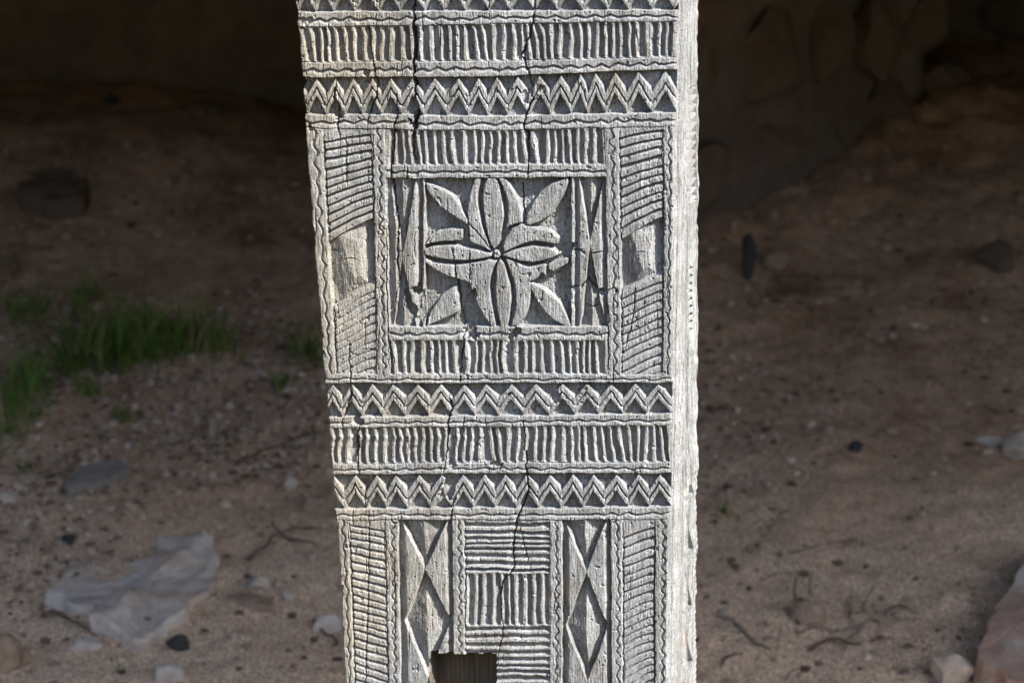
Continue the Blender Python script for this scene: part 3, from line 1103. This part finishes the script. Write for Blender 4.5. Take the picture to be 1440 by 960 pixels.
# hourglass strips either side of the flower
def facets(mask, a, b, cxl, cross, top, HWf, gut, part, side_drop=5.5, deep=8.5, ridge_h=6.8):
    """crossed diagonals: flat triangles left and right, faceted hollows above and below"""
    p = new_part(part)
    tri_l, tri_r = new_part('triangle', p), new_part('triangle', p)
    hw_n = np.interp(Y, cross[0], cross[1])
    half = (b - a) / 2
    hw = hw_n * half * HWf
    dx = X - cxl
    inside = np.abs(dx) < hw
    q = np.abs(dx) / np.maximum(hw, 0.5)
    hollow = -deep * np.clip(hw / 5, 0.12, 1) + ridge_h * np.clip(1 - q, 0, 1) * np.clip(hw_n * 1.5, 0, 1) - 0.4
    es = np.minimum(X - a, b - X)
    flat = -0.5 - side_drop * (1 - smoothstep(0, 1, es / gut))
    d = (np.abs(dx) - hw)
    mixv = smoothstep(-0.9, 0.5, d)
    h = hollow + (flat - hollow) * mixv
    put(mask, h)
    PID[mask] = p
    up = mask & (mixv > 0.5)
    PID[up & (dx < 0)] = tri_l
    PID[up & (dx >= 0)] = tri_r


sq = inn & (Y >= yH1) & (Y < yI0)
sqL, sqR = 597.5, 803.0
m = sq & (X < 591)
facets(m, c3 + 3, 0 * X + 591, Cc([(252, 567), (365, 565.5), (458, 569)]), ([252, 362, 458], [1, 0, 1]), 0, 0.78, 9, 'hourglass_strip')
m = sq & (X >= 591) & (X < sqL)
put(m, -0.8 - 5.0 * np.clip((594 - X) / 3, 0, 1) - 1.2 * np.clip(np.abs(X - 595.7) / 2, 0, 1))
rp = new_part('ridge_strip')
PID[m] = rp
m = sq & (X >= sqR + 5)
facets(m, 0 * X + sqR + 5, c4 - 2, Cc([(252, 831), (340, 829), (460, 833)]), ([252, 342, 459], [1, 0, 1]), 0, 0.80, 8, 'hourglass_strip')
m = sq & (X >= sqR) & (X < sqR + 5)
put(m, -1.0 - 4.0 * np.clip((X - sqR - 2.5) / 2.5, 0, 1))
rp = new_part('ridge_strip')
PID[m] = rp
# flower field
ff = sq & (X >= sqL) & (X < sqR)
floorh = -9.5 + 1.2 * fbm(X * .06, Y * .06, 12, 4) + 0.8 * fbm(X * .3, Y * .3, 13, 3)
put(ff, floorh)
flw = new_part('flower_panel')
PID[ff] = flw


def A(l, s=8.0, ox=590.0, oy=245.0):
    return [(ox + x / s, oy + y / s) for x, y in l]


def B(l):
    return A(l, 8.0, 690.0, 245.0)


def C_(l):
    return A(l, 6.857, 590.0, 345.0)


def D(l):
    return A(l, 6.857, 690.0, 345.0)


PETALS = [
    ('leaf', A([(62, 95), (160, 130), (280, 185), (370, 245), (440, 335), (480, 430), (540, 530), (535, 568), (450, 520), (350, 450), (240, 380), (180, 310), (120, 240), (75, 160)]), -0.4),
    ('petal', A([(615, 50), (692, 45), (650, 190), (648, 330), (690, 560), (800, 850), (700, 720), (545, 545), (530, 420), (560, 240)]), -0.8),
    ('petal', A([(545, 555), (700, 730), (810, 872), (700, 818), (560, 768), (555, 620)]), -1.0),
    ('petal', A([(50, 800), (115, 705), (200, 650), (340, 620), (478, 622), (478, 742), (350, 757), (230, 762), (120, 785)]), -1.0),
    ('petal', [(595.6, 351), (609, 347), (637.5, 345), (665, 351), (690, 357), (690.6, 361), (677.5, 364), (667, 366), (638, 366.6), (619, 364), (597, 359)], -0.3),
    ('petal', C_([(48, 128), (150, 175), (330, 195), (470, 180), (690, 140), (735, 160), (690, 270), (670, 400), (690, 560), (735, 790), (700, 788), (600, 660), (530, 510), (480, 360), (340, 320), (220, 280), (120, 220), (55, 170)]), -0.6),
    ('petal', D([(85, 135), (125, 180), (185, 380), (195, 520), (180, 650), (155, 795), (95, 795), (60, 640), (45, 450), (50, 250), (65, 165)]), -0.3),
    ('petal', D([(140, 130), (250, 170), (360, 215), (532, 180), (527, 322), (380, 348), (385, 420), (375, 560), (330, 690), (250, 775), (192, 785), (235, 620), (240, 440), (210, 320), (170, 220)]), -1.0),
    ('petal', D([(548, 185), (748, 120), (742, 180), (600, 260), (550, 240)]), -2.2),
    ('petal', D([(110, 100), (200, 50), (400, 10), (560, 25), (680, 80), (620, 112), (500, 150), (400, 165), (280, 155), (150, 115)]), -0.3),
    ('petal', B([(140, 810), (160, 720), (230, 620), (340, 560), (440, 590), (560, 620), (660, 640), (765, 720), (745, 792), (620, 770), (500, 755), (380, 780), (230, 840), (150, 880)]), -0.9),
    ('leaf', B([(385, 555), (410, 450), (480, 310), (560, 200), (680, 110), (858, 45), (875, 80), (830, 210), (740, 360), (660, 470), (540, 540), (440, 582)]), -0.4),
    ('petal', A([(758, 48), (862, 43), (900, 180), (930, 340), (942, 480), (920, 620), (880, 800), (835, 850), (780, 750), (740, 560), (715, 400), (708, 240), (730, 110)]), -0.3),
    ('petal', B([(78, 43), (150, 43), (220, 130), (290, 270), (340, 420), (357, 552), (290, 557), (190, 595), (170, 640), (195, 480), (190, 330), (150, 190)]), -0.7),
    ('leaf', C_([(58, 790), (90, 660), (210, 480), (330, 400), (368, 398), (382, 640), (280, 690), (170, 740)]), -2.4),
    ('leaf', D([(383, 360), (480, 410), (580, 480), (670, 560), (720, 660), (778, 790), (720, 783), (600, 722), (500, 620), (420, 500), (385, 430)]), -1.2),
]


def poly_sd(poly, Xs, Ys):
    """signed distance to a polygon, negative inside"""
    P = np.array(poly)
    Q = np.roll(P, -1, 0)
    best = np.full(Xs.shape, 1e9)
    ins = np.zeros(Xs.shape, bool)
    for (ax, ay), (bx, by) in zip(P, Q):
        ex, ey = bx - ax, by - ay
        px, py = Xs - ax, Ys - ay
        k = np.clip((px * ex + py * ey) / (ex * ex + ey * ey + 1e-9), 0, 1)
        best = np.minimum(best, (px - ex * k) ** 2 + (py - ey * k) ** 2)
        c = ((ay > Ys) != (by > Ys)) & (Xs < (bx - ax) * (Ys - ay) / (by - ay + 1e-12) + ax)
        ins ^= c
    d = np.sqrt(best)
    return np.where(ins, -d, d)


def smooth_poly(poly):
    P = np.array(poly, float)
    for _ in range(1):
        Q = np.roll(P, -1, 0)
        P = np.stack([P * 0.9 + Q * 0.1, P * 0.1 + Q * 0.9], 1).reshape(-1, 2)
    return P


def window(x0, x1, y0, y1):
    r0 = max(0, int((y0 - Y0) / STEP) - 3)
    r1 = min(len(ys), int((y1 - Y0) / STEP) + 4)
    row_l, row_r = xl[r0:r1].min(), xr[r0:r1].max()
    wv = (xr - xl)[r0:r1]
    c0 = max(0, int((x0 - xl[r0:r1].max()) / wv.max() * NU) - 6)
    c1_ = min(NU, int((x1 - xl[r0:r1].min()) / wv.min() * NU) + 8)
    return slice(r0, max(r1, r0 + 1)), slice(c0, max(c1_, c0 + 1))


Xu = XX + 0.35 * vnoise(XX * .12, YY * .12, 4)
Yu = YY + 0.35 * vnoise(XX * .12, YY * .12, 6)
for name, poly, lev in PETALS:
    P = smooth_poly(poly)
    w = window(P[:, 0].min() - 3, P[:, 0].max() + 3, P[:, 1].min() - 3, P[:, 1].max() + 3)
    sd_ = poly_sd(P, Xu[w], Yu[w])
    up = 1 - smoothstep(-0.5, 0.6, sd_)
    dome = -0.45 * (1 - smoothstep(0, 2.2, -sd_)) + lev * 0.8
    Hh[w] = np.where(ff[w], Hh[w] + (dome - Hh[w]) * up, Hh[w])
    p = new_part(name, flw)
    sub = PID[w]
    sub[(sd_ < 0) & ff[w]] = p
    PID[w] = sub
# hub
w = window(684, 712, 344, 372)
sd_ = np.hypot(Xu[w] - 697.5, Yu[w] - 358.5) - 6.0
up = 1 - smoothstep(-1.5, 1.5, sd_)
Hh[w] = Hh[w] + (-1.8 + 1.2 * vnoise(Xu[w] * .5, Yu[w] * .5, 3) - Hh[w]) * up
p = new_part('hub', flw)
sub = PID[w]
sub[sd_ < 0] = p
PID[w] = sub

# --- lower section
low = (Y >= yG1)
d1 = Cc([(735, 490), (960, 498.5)])
d2 = Cc([(735, 541.5), (960, 546)])
d3 = Cc([(735, 559), (960, 563)])
d4 = Cc([(735, 635.5), (960, 638.5)])
d5 = Cc([(735, 652.5), (960, 654.5)])
d6 = 773.8 + 0 * X
d7 = 790.4 + 0 * X
d8 = Cc([(735, 859), (960, 860)])
d9 = 875.8 + 0 * X
d10 = Cc([(735, 920.8), (960, 920)])
vwavy(low, XLm, d1, 24, 65, 0.12)
vwavy(low, d2, d3, 17, 66, 0.15)
vwavy(low, d4, d5, 15.5, 67, 0.17)
vwavy(low, d6, d7, 16, 68, 0.15)
vwavy(low, d8, d9, 17, 69, 0.16)
vwavy(low, d10, XRm - 1, 16, 70, 0.12)
slant(low, d1, d2, 736, 746, 1028, 1046, 27, 75, depth=4.6, curve=0.0)
slant(low, d9, d10, 755, 739, 1046, 1018, 23, 76, depth=4.2, curve=2.0, soft=np.full_like(X, 0.9))
m = low & (X >= d3) & (X < d4)
facets(m, d3 + 1, d4 - 1, Cc([(731, 596), (960, 603)]), ([731, 800, 873, 953, 1030], [1, 0, 1, 0, 1]), 0, 0.88, 11, 'diamond_panel', side_drop=6.5, deep=9.5, ridge_h=9.2)
m = low & (X >= d7) & (X < d8)
facets(m, d7 + 1, d8 - 1, Cc([(731, 823), (960, 826)]), ([731, 804, 880, 958, 1034], [1, 0, 1, 0, 1]), 0, 0.88, 10, 'diamond_panel', side_drop=6.5, deep=9.5, ridge_h=9.2)
cp = low & (X >= d5) & (X < d6)
sc_ = (X - d5) / (d6 - d5)
fl = new_part('ribbed_panel')
ribs(cp & (Y < 806), (Y - 733) / 73, sc_, 8, 4.4, 55, fl, arch=False, tilt=0.25, ridge=0.42)
fl = new_part('ribbed_panel')
ribs(cp & (Y >= 806) & (Y < 880), sc_, (Y - 806) / 74, 10, 4.8, 56, fl, tilt=0.3)
fl = new_part('ribbed_panel')
ribs(cp & (Y >= 880), (Y - 880) / 140, sc_, 14, 4.2, 57, fl, arch=False, tilt=0.25, ridge=0.42)

# --- mortise hole
_j = 1.3 * vnoise(XX * .11, YY * .05, 5) + 0.4 * vnoise(XX * .4, YY * .1, 6)
hm = (Xu > 603.5 + 0.5 * _j) & (Xu < 698 + 0.5 * _j) & (Yu > 918 + 0.02 * (Xu - 605) + _j)
mort = new_part('mortise')

# --- fine weathering of the whole face
grain = 0.26 * fbm(XX * 0.42, YY * 0.04, 21, 3) + 0.20 * vnoise(XX * 0.85, YY * 0.10, 25) + 0.16 * vnoise(XX * 0.6, YY * 0.5, 23) + 0.35 * fbm(XX * .02, YY * .02, 22, 3)
Hh += grain
rough = np.clip(vnoise(XX * .025, YY * .02, 27) - 0.25, 0, 1)
Hh += rough * 0.9 * vnoise(XX * .35, YY * .22, 28)
# nicks: small bites taken out of raised edges
nick = np.clip(vnoise(XX * .16, YY * .16, 29) + 0.5 * vnoise(XX * .4, YY * .3, 26) - 0.84, 0, 1)
Hh -= np.clip(nick * 9, 0, 2.0)


def bite(cx, cy, rx, ry, dep, seed, rot=0.0):
    """a broken-out place"""
    w = window(cx - rx * 1.6, cx + rx * 1.6, cy - ry * 1.6, cy + ry * 1.6)
    ca, sa = math.cos(rot), math.sin(rot)
    dx, dy = Xu[w] - cx, Yu[w] - cy
    a, b = (dx * ca + dy * sa) / rx, (-dx * sa + dy * ca) / ry
    q = np.sqrt(a * a + b * b) + 0.9 * fbm(Xu[w] * .16, Yu[w] * .10, seed, 4)
    k = 1 - smoothstep(0.72, 0.92, q)
    tgt = -dep + 2.6 * fbm(Xu[w] * .16, Yu[w] * .08, seed + 2, 4)
    Hh[w] = np.where(k > 0, np.minimum(Hh[w], Hh[w] + (tgt - Hh[w]) * k), Hh[w])


for b_ in [(662, 468, 11, 12, 8, 1), (721, 472, 7, 17, 8, 2, 0.5), (586, 408, 12, 7, 11, 3), (597, 436, 6, 24, 8, 4), (577, 430, 6, 22, 9, 5, -0.3),
           (797, 352, 13, 9, 10, 6, -0.5), (762, 392, 13, 6, 10, 7, -0.2), (846, 411, 9, 5, 6, 8), (628, 690, 11, 20, 7, 9, 0.4), (474, 160, 9, 10, 8, 10),
           (503, 592, 10, 6, 6, 11), (500, 622, 7, 14, 6, 12), (583, 172, 7, 12, 8, 13), (660, 432, 10, 30, 12, 14, 0.2), (780, 558, 8, 10, 6, 15),
           (636, 654, 8, 6, 4, 16), (700, 653, 10, 4, 5, 17), (514, 104, 6, 6, 4, 18), (763, 126, 7, 9, 4, 19), (431, 30, 8, 8, 3, 20), (738, 138, 5, 14, 5, 21),
           (866, 410, 6, 5, 5, 22), (480, 834, 3, 20, 3, 23), (436, 180, 5, 6, 3, 24), (690, 15, 12, 4, 3, 25), (846, 540, 30, 3, 4, 26)]:
    bite(*b_)


def crack(pts, width, depth, seed, wob=1.0):
    P = np.array(pts, float)
    w = window(P[:, 0].min() - 8, P[:, 0].max() + 8, P[:, 1].min() - 2, P[:, 1].max() + 2)
    Xw = XX[w] + wob * (1.3 * vnoise(YY[w] * .16, XX[w] * .02, seed) + 0.7 * vnoise(YY[w] * .5, XX[w] * .02, seed + 1))
    Yw = YY[w]
    best = np.full(Xw.shape, 1e9)
    tpos = np.zeros(Xw.shape)
    n = len(P) - 1
    for i in range(n):
        ax, ay = P[i]
        ex, ey = P[i + 1] - P[i]
        px, py = Xw - ax, Yw - ay
        k = np.clip((px * ex + py * ey) / (ex * ex + ey * ey + 1e-9), 0, 1)
        d = (px - ex * k) ** 2 + (py - ey * k) ** 2
        up_ = d < best
        best = np.where(up_, d, best)
        tpos = np.where(up_, (i + k) / n, tpos)
    d = np.sqrt(best)
    taper = np.clip(np.minimum(tpos, 1 - tpos) * 6, 0.25, 1)
    ww = width * taper * (0.75 + 0.5 * vnoise(Yw * .08, Yw * 0, seed + 2))
    k = 1 - smoothstep(ww * 0.35, ww * 0.35 + 0.75, d)
    lip = 0.8 * (1 - smoothstep(0, ww * 2.5 + 1, d)) * np.clip(depth / 8, 0, 1)
    Hh[w] = np.minimum(Hh[w] - lip, Hh[w] + (-depth * np.clip(taper, .5, 1) - np.maximum(Hh[w], -8) * 0 - Hh[w]) * k)


CR = [
    ([(580, -60), (580.5, 0), (579, 13), (582, 24), (580, 44), (583, 67), (581, 93), (582, 111), (583, 136), (588, 156), (581, 178), (580, 200), (582, 226)], 3.4, 22),
    ([(517, 38), (521, 64), (524, 89), (528, 109), (528, 138), (520, 151), (517, 169), (516, 184)], 1.7, 14),
    ([(557, 133), (558, 164), (555, 175), (552, 214), (550, 241), (551, 270), (558, 314), (560, 339), (559, 370), (560, 394), (554, 440)], 2.2, 18),
    ([(472, 111), (469, 138), (474, 160), (477, 191)], 2.0, 13),
    ([(487, 192), (487, 230), (488, 262)], 1.2, 8),
    ([(751, -60), (752, 0), (751, 13), (748, 33), (743, 53), (732, 80), (740, 91), (743, 104), (745, 120), (749, 140), (740, 160), (735, 176), (741, 189), (742, 210), (741, 228), (743, 250), (736, 262)], 1.9, 16),
    ([(732, 252), (733, 285), (737, 312)], 1.8, 16),
    ([(635, 350), (639, 372), (641, 397), (644, 417), (647, 443), (652, 461), (651, 483), (647, 505), (647, 537)], 1.9, 16),
    ([(659, 350), (660, 372), (659, 398)], 1.2, 9),
    ([(631, 553), (635, 569), (631, 587), (629, 620), (624, 664)], 2.0, 15),
    ([(735, 592), (737, 602), (738, 644), (740, 664), (742, 690), (730, 722), (726, 735), (721, 765), (722, 797), (712, 812), (705, 822), (703, 852), (707, 884), (701, 917)], 1.9, 15),
    ([(493, 524), (493, 558), (482, 587), (481, 600)], 1.5, 11),
    ([(505, 598), (500, 618), (503, 644), (504, 667)], 2.4, 16),
    ([(513, 671), (513, 700), (513, 716)], 1.3, 10),
    ([(518, 700), (519, 760), (517, 830), (515, 900), (512, 1020)], 0.7, 7),
    ([(491, 480), (490, 500), (493, 540)], 1.2, 8),
    ([(800, 352), (818, 353), (824, 358)], 1.5, 9),
    ([(793, 425), (795, 410), (805, 404), (817, 404), (827, 392), (831, 400), (840, 407), (847, 412), (862, 405)], 2.0, 12),
    ([(819, 430), (832, 432), (842, 430)], 1.3, 9),
    ([(831, 357), (848, 354)], 1.0, 6),
    ([(893, 400), (891, 440), (884, 470), (878, 490)], 1.1, 7),
    ([(554, 790), (556, 850), (555, 900)], 1.0, 6),
    ([(730, 735), (736, 765), (745, 800)], 1.0, 7),
    ([(640, 700), (634, 720), (632, 735)], 1.8, 12),
    ([(543, 250), (543, 300), (543, 400), (546, 460), (547, 520)], 0.9, 6),
    ([(524, 190), (524, 250), (526, 330), (528, 420), (531, 520)], 1.0, 7),
    ([(455, 190), (456, 230), (460, 300), (463, 335)], 1.0, 7),
    ([(469, 425), (471, 480), (473, 525)], 1.2, 8),
    ([(932.5, 185), (933, 300), (932.5, 400), (931, 520)], 0.8, 6),
    ([(871, 185), (873, 300), (874, 420), (874, 520)], 0.8, 6),
    ([(855, 430), (856, 520)], 0.8, 6),
    ([(490, 735), (493, 800), (497, 900), (500, 1000)], 1.1, 8),
    ([(653, 735), (654, 800), (654, 915)], 0.9, 6),
    ([(876, 735), (876, 850), (876, 1000)], 0.9, 7),
    ([(921, 735), (920, 850), (920, 1000)], 0.9, 7),
    ([(541.5, 735), (544, 850), (546, 1000)], 0.8, 5),
]
for i, (pts, wd, dp) in enumerate(CR):
    crack(pts, wd * 1.25 if wd > 1.3 else wd, dp, 3 + i % 17)
# hairline checks along the grain, and short level ones across fillets
for i in range(120):
    y = random.uniform(-20, 990)
    a_, b_ = np.interp(y, *XL) + 6, np.interp(y, *XR) - 6
    x = random.uniform(a_, b_) if random.random() < 0.6 else random.uniform(a_, a_ + 140)
    ln = random.uniform(10, 42)
    crack([(x, y), (x + random.uniform(-1.5, 1.5), y + ln)], random.uniform(0.35, 0.75), random.uniform(1.5, 5), 2 + i % 15, wob=0.8)
for yl in (yA1, yB1, yC1, yD1, yE1, yF1, yG1, yB0, yF0):
    d = np.abs(Y - yl)
    cut = (1 - smoothstep(0.15, 1.1, d)) * np.clip(0.55 + 0.9 * vnoise(X * .018, Y * 0, 5), 0, 1)
    Hh -= 2.4 * cut

# mortise and rounded arrises
Hh = np.where(hm, -45 + 1.5 * fbm(XX * .3, YY * .02, 5, 3), Hh)
hm2 = hm.copy()
hm2[:-1] |= hm[1:]
hm2[:, :-1] |= hm2[:, 1:]
PID[hm2] = mort
edgeL = (XX - xl[:, None])
edgeR = (xr[:, None] - XX)
Hh -= 4.5 * (1 - smoothstep(0, 4.0, edgeL)) ** 2 + 1.0 * np.clip(vnoise(YY * .06, YY * 0, 14), 0, 1) * (1 - smoothstep(0, 12, edgeL))
kR = 1 - smoothstep(1.0, 7.0, edgeR)
Hh = Hh * (1 - kR) + kR * (-1.2 + grain)
Hh -= 3.0 * (1 - np.clip(edgeR / 6.0, 0, 1)) ** 2
# far board end fades out plain above and below the carved field
PTS = plane_xy(XX, YY) + PN * (Hh * 0.001)[..., None]

# --- local frame of the post: its base on the ground, x across, y back, z up
foot = C0 - PN * 0.08
foot = foot - PU * ((foot[2] - 0.0) / PU[2])
post = empty('carved_post', foot)
Mrot = Matrix(((PR[0], -PN[0], PU[0]), (PR[1], -PN[1], PU[1]), (PR[2], -PN[2], PU[2])))
post.rotation_euler = Mrot.to_euler()
tag(post, 'tall grey weathered wooden post carved with zigzags, flutes and a flower', 'post')


def to_local(P):
    Q = P - foot
    return np.stack([Q @ PR, Q @ -PN, Q @ PU], -1)


LP = to_local(PTS)
nR, nC = XX.shape
vid = np.arange(nR * nC).reshape(nR, nC)
quads = np.stack([vid[:-1, :-1], vid[1:, :-1], vid[1:, 1:], vid[:-1, 1:]], -1).reshape(-1, 4)
qid = PID[:-1, :-1].ravel()
flat = LP.reshape(-1, 3)
order = np.argsort(qid, kind='stable')
bounds = np.searchsorted(qid[order], np.arange(len(PARTS) + 1))
# merge slivers into their parent
part_obj = {}


def build_part(i, extra=None):
    sel = order[bounds[i]:bounds[i + 1]]
    if extra is not None:
        sel = np.concatenate([sel] + extra)
    if len(sel) == 0:
        return None
    q = quads[sel]
    uniq, inv = np.unique(q, return_inverse=True)
    return flat[uniq], inv.reshape(-1, 4)


small = {}
for i, (nm, par) in enumerate(PARTS):
    n = bounds[i + 1] - bounds[i]
    if par is not None and 0 < n < 60:
        small.setdefault(par, []).append(order[bounds[i]:bounds[i + 1]])
        PARTS[i] = (nm, 'dropped')
for i, (nm, par) in enumerate(PARTS):
    if par is None:
        r = build_part(i, small.get(i))
        if r is None:
            part_obj[i] = empty(nm, parent=post)
            continue
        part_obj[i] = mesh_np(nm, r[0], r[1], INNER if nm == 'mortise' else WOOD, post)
for i, (nm, par) in enumerate(PARTS):
    if par is None or par == 'dropped':
        continue
    r = build_part(i)
    if r is not None:
        part_obj[i] = mesh_np(nm, r[0], r[1], WOOD, part_obj[par])

# --- the right-hand side of the post
DEPTH = 0.165
NB = 150
bs = np.linspace(0, 1, NB)
edge = LP[:, -1, :]
SY, SB = np.meshgrid(ys, bs, indexing='ij')
Sw = SB + 0.012 * vnoise(SY * .05, SB * 6, 3)
Yw = SY + 1.0 * vnoise(SY * .05, SB * 6, 5)
sh = -0.4 + 0.5 * fbm(SB * 60, SY * .03, 7, 4) + 0.7 * fbm(SB * 5, SY * .015, 9, 3)
SP = np.zeros(SY.shape, np.int32)
SN = ['side_board']
# slanted teeth
z1 = (Yw > 128) & (Yw < 296) & (Sw > 0.28) & (Sw < 0.84)
ph = (Yw + 26 * (Sw - 0.3)) / 13.2
f = ph - np.floor(ph)
sh = np.where(z1, -7.0 * np.clip(f / 0.86, 0, 1) * np.clip((1 - f) / 0.14, 0, 1), sh)
for k in range(14):
    SN.append('tooth')
    SP[z1 & (np.floor(ph) - math.floor(128 / 13.2) == k)] = len(SN) - 1
# little triangular notches
z2 = (Yw > 385) & (Yw < 478)
ph = (Yw - 385) / 11.0
q = np.abs(Sw - 0.55) / 0.16 + np.abs((ph - np.floor(ph)) - 0.5) * 2
sh = np.where(z2, sh - 6 * (1 - smoothstep(0.7, 1.0, q)), sh)
# big faceted hollows low down
per = 81.5
z3 = (Yw > 700) & (Sw > 0.30) & (Sw < 0.80)
ph = (Yw - 716) / per
f = ph - np.floor(ph)
hwv = np.where(f < 0.5, 0.5 - f, f - 0.5) * 2 * 0.24 + 0.02
dxs = np.abs(Sw - 0.54)
hol = -8 + 7.5 * np.clip(1 - dxs / hwv, 0, 1)
sh = np.where(z3 & (dxs < hwv), hol, np.where(z3, sh - 1.0, sh))
slot = z3 & (np.minimum(f, 1 - f) < 0.045) & (dxs < 0.2)
sh = np.where(slot, -20, sh)
for k in range(-1, 5):
    SN.append('facet')
    SP[z3 & (np.floor(ph) == k)] = len(SN) - 1
# upright splits and worn, stringy grain in the middle stretch
worn = smoothstep(460, 520, Yw) * (1 - smoothstep(690, 720, Yw)) + 0.5 * (1 - smoothstep(60, 130, Yw))
sh -= worn * (1.8 * np.clip(fbm(SB * 24, SY * .035, 15, 4) - 0.02, 0, 1) * 2.2)
for s0, ya, yb, dp, wd in ((0.42, 480, 720, 9, .05), (0.5, 560, 660, 7, .04), (0.68, 500, 600, 5, .03), (0.45, 60, 130, 7, .04), (0.40, 262, 290, 12, .08), (0.7, 20, 120, 5, .03), (0.36, 300, 420, 4, .03), (0.88, 120, 500, 3, .025)):
    dd = np.abs(SB - s0 - 0.02 * vnoise(SY * .04, SB * 0, int(ya) % 7))
    sh = np.where((SY > ya) & (SY < yb), sh - dp * (1 - smoothstep(wd * .3, wd, dd)) * np.clip(np.minimum(SY - ya, yb - SY) / 25, 0, 1), sh)
# rope edge at the back
rp_ = (SB > 0.80) & (SY > 690)
sh = np.where(rp_, sh - 1.2 * tri((SY + 40 * SB) / 9.5) * smoothstep(.80, .84, SB), sh)
roundF = np.clip(SB / 0.26, 0, 1)
sh = sh * smoothstep(0, 0.10, SB)
sh = sh + 230.0 * DEPTH * np.interp(ys, [-60, 0, 960, 1020], [0.20, 0.22, 0.41, 0.43])[:, None] * SB
sh = sh + 6.0 * np.sqrt(np.clip(1 - (1 - roundF) ** 2, 0, 1)) - 2.5 * np.clip((SB - 0.93) / 0.07, 0, 1) ** 2
sh = sh + (1.6 * vnoise(SY * .03, SB * 0, 4) + 1.0 * vnoise(SY * .11, SB * 0, 6)) * smoothstep(0.55, 0.95, SB)
DEP = DEPTH * np.interp(ys, [-60, 0, 960, 1020], [0.20, 0.22, 0.41, 0.43])[:, None]
sidep = edge[:, None, :] + np.stack([sh * 0.001, SB * DEP, 0 * SB], -1)
# keep the back edge upright: the far edge of the post does not follow the taper of the front
back_target = np.interp(ys, [-60, 0, 350, 960, 1020], [0, 0, 0, 0, 0])
nR2, nC2 = SY.shape
vid2 = np.arange(nR2 * nC2).reshape(nR2, nC2)
q2 = np.stack([vid2[:-1, :-1], vid2[1:, :-1], vid2[1:, 1:], vid2[:-1, 1:]], -1).reshape(-1, 4)
sid = SP[:-1, :-1].ravel()
sflat = sidep.reshape(-1, 3)
side_root = None
for i, nm in enumerate(SN):
    sel = np.nonzero(sid == i)[0]
    if len(sel) == 0:
        continue
    uniq, inv = np.unique(q2[sel], return_inverse=True)
    ob = mesh_np(nm, sflat[uniq], inv.reshape(-1, 4), WOOD, post if i == 0 else side_root)
    if i == 0:
        side_root = ob

# --- left side, back, and the plain lengths above and below the carved field
leftc = LP[:, 0, :]
rightb = sidep[:, -1, :]
step_r = 6
li = np.arange(0, nR, step_r)
if li[-1] != nR - 1:
    li = np.append(li, nR - 1)
NBk = 14
rows = []
for r in li:
    a = leftc[r]
    b = rightb[r]
    row = [a + np.array([-0.003 * math.sin(math.pi * k / NBk) + 0.002 * math.sin(r * .05 + k) * min(1, k), (b[1] + 0.075 - a[1]) * k / NBk, 0]) for k in range(NBk)]
    row += [np.array([a[0] + (b[0] - 0.02 - a[0]) * k / NBk, b[1] + 0.075, a[2] + (b[2] - a[2]) * k / NBk]) for k in range(NBk + 1)] + [b]
    rows.append(row)
rows = np.array(rows)
nr, nc = rows.shape[:2]
vi = np.arange(nr * nc).reshape(nr, nc)
qb = np.stack([vi[:-1, :-1], vi[:-1, 1:], vi[1:, 1:], vi[1:, :-1]], -1).reshape(-1, 4)
mesh_np('back_board', rows.reshape(-1, 3), qb, WOOD, post)
# rows must meet the left edge exactly between samples: a thin backing just inside the front
for nm, r, z2_ in (('upper_shaft', 0, under(0.1) + 0.05), ('lower_shaft', nR - 1, -0.12)):
    a, b = LP[r, 0], LP[r, -1]
    br = sidep[r, -1] + np.array([-0.035, 0.07, 0])
    grow = 0.012 if nm == 'upper_shaft' else -0.01
    z0 = a[2]
    V = [(a[0], a[1], a[2]), (b[0], b[1], b[2]), (br[0], br[1], br[2]), (a[0], br[1], a[2]),
         (a[0] - grow, a[1], z2_), (b[0] + grow, b[1], z2_), (br[0] + grow, br[1], z2_), (a[0] - grow, br[1], z2_)]
    Fs = [(0, 1, 5, 4), (1, 2, 6, 5), (2, 3, 7, 6), (3, 0, 4, 7), (4, 5, 6, 7), (0, 3, 2, 1)]
    mesh_np(nm, V, Fs, WOOD, post)

print('post width top/bottom (m):', LP[80, -1, 0] - LP[80, 0, 0], LP[-80, -1, 0] - LP[-80, 0, 0], 'z', LP[0, 0, 2], LP[-1, 0, 2], 'tris', 2 * len(quads) + 2 * len(q2))
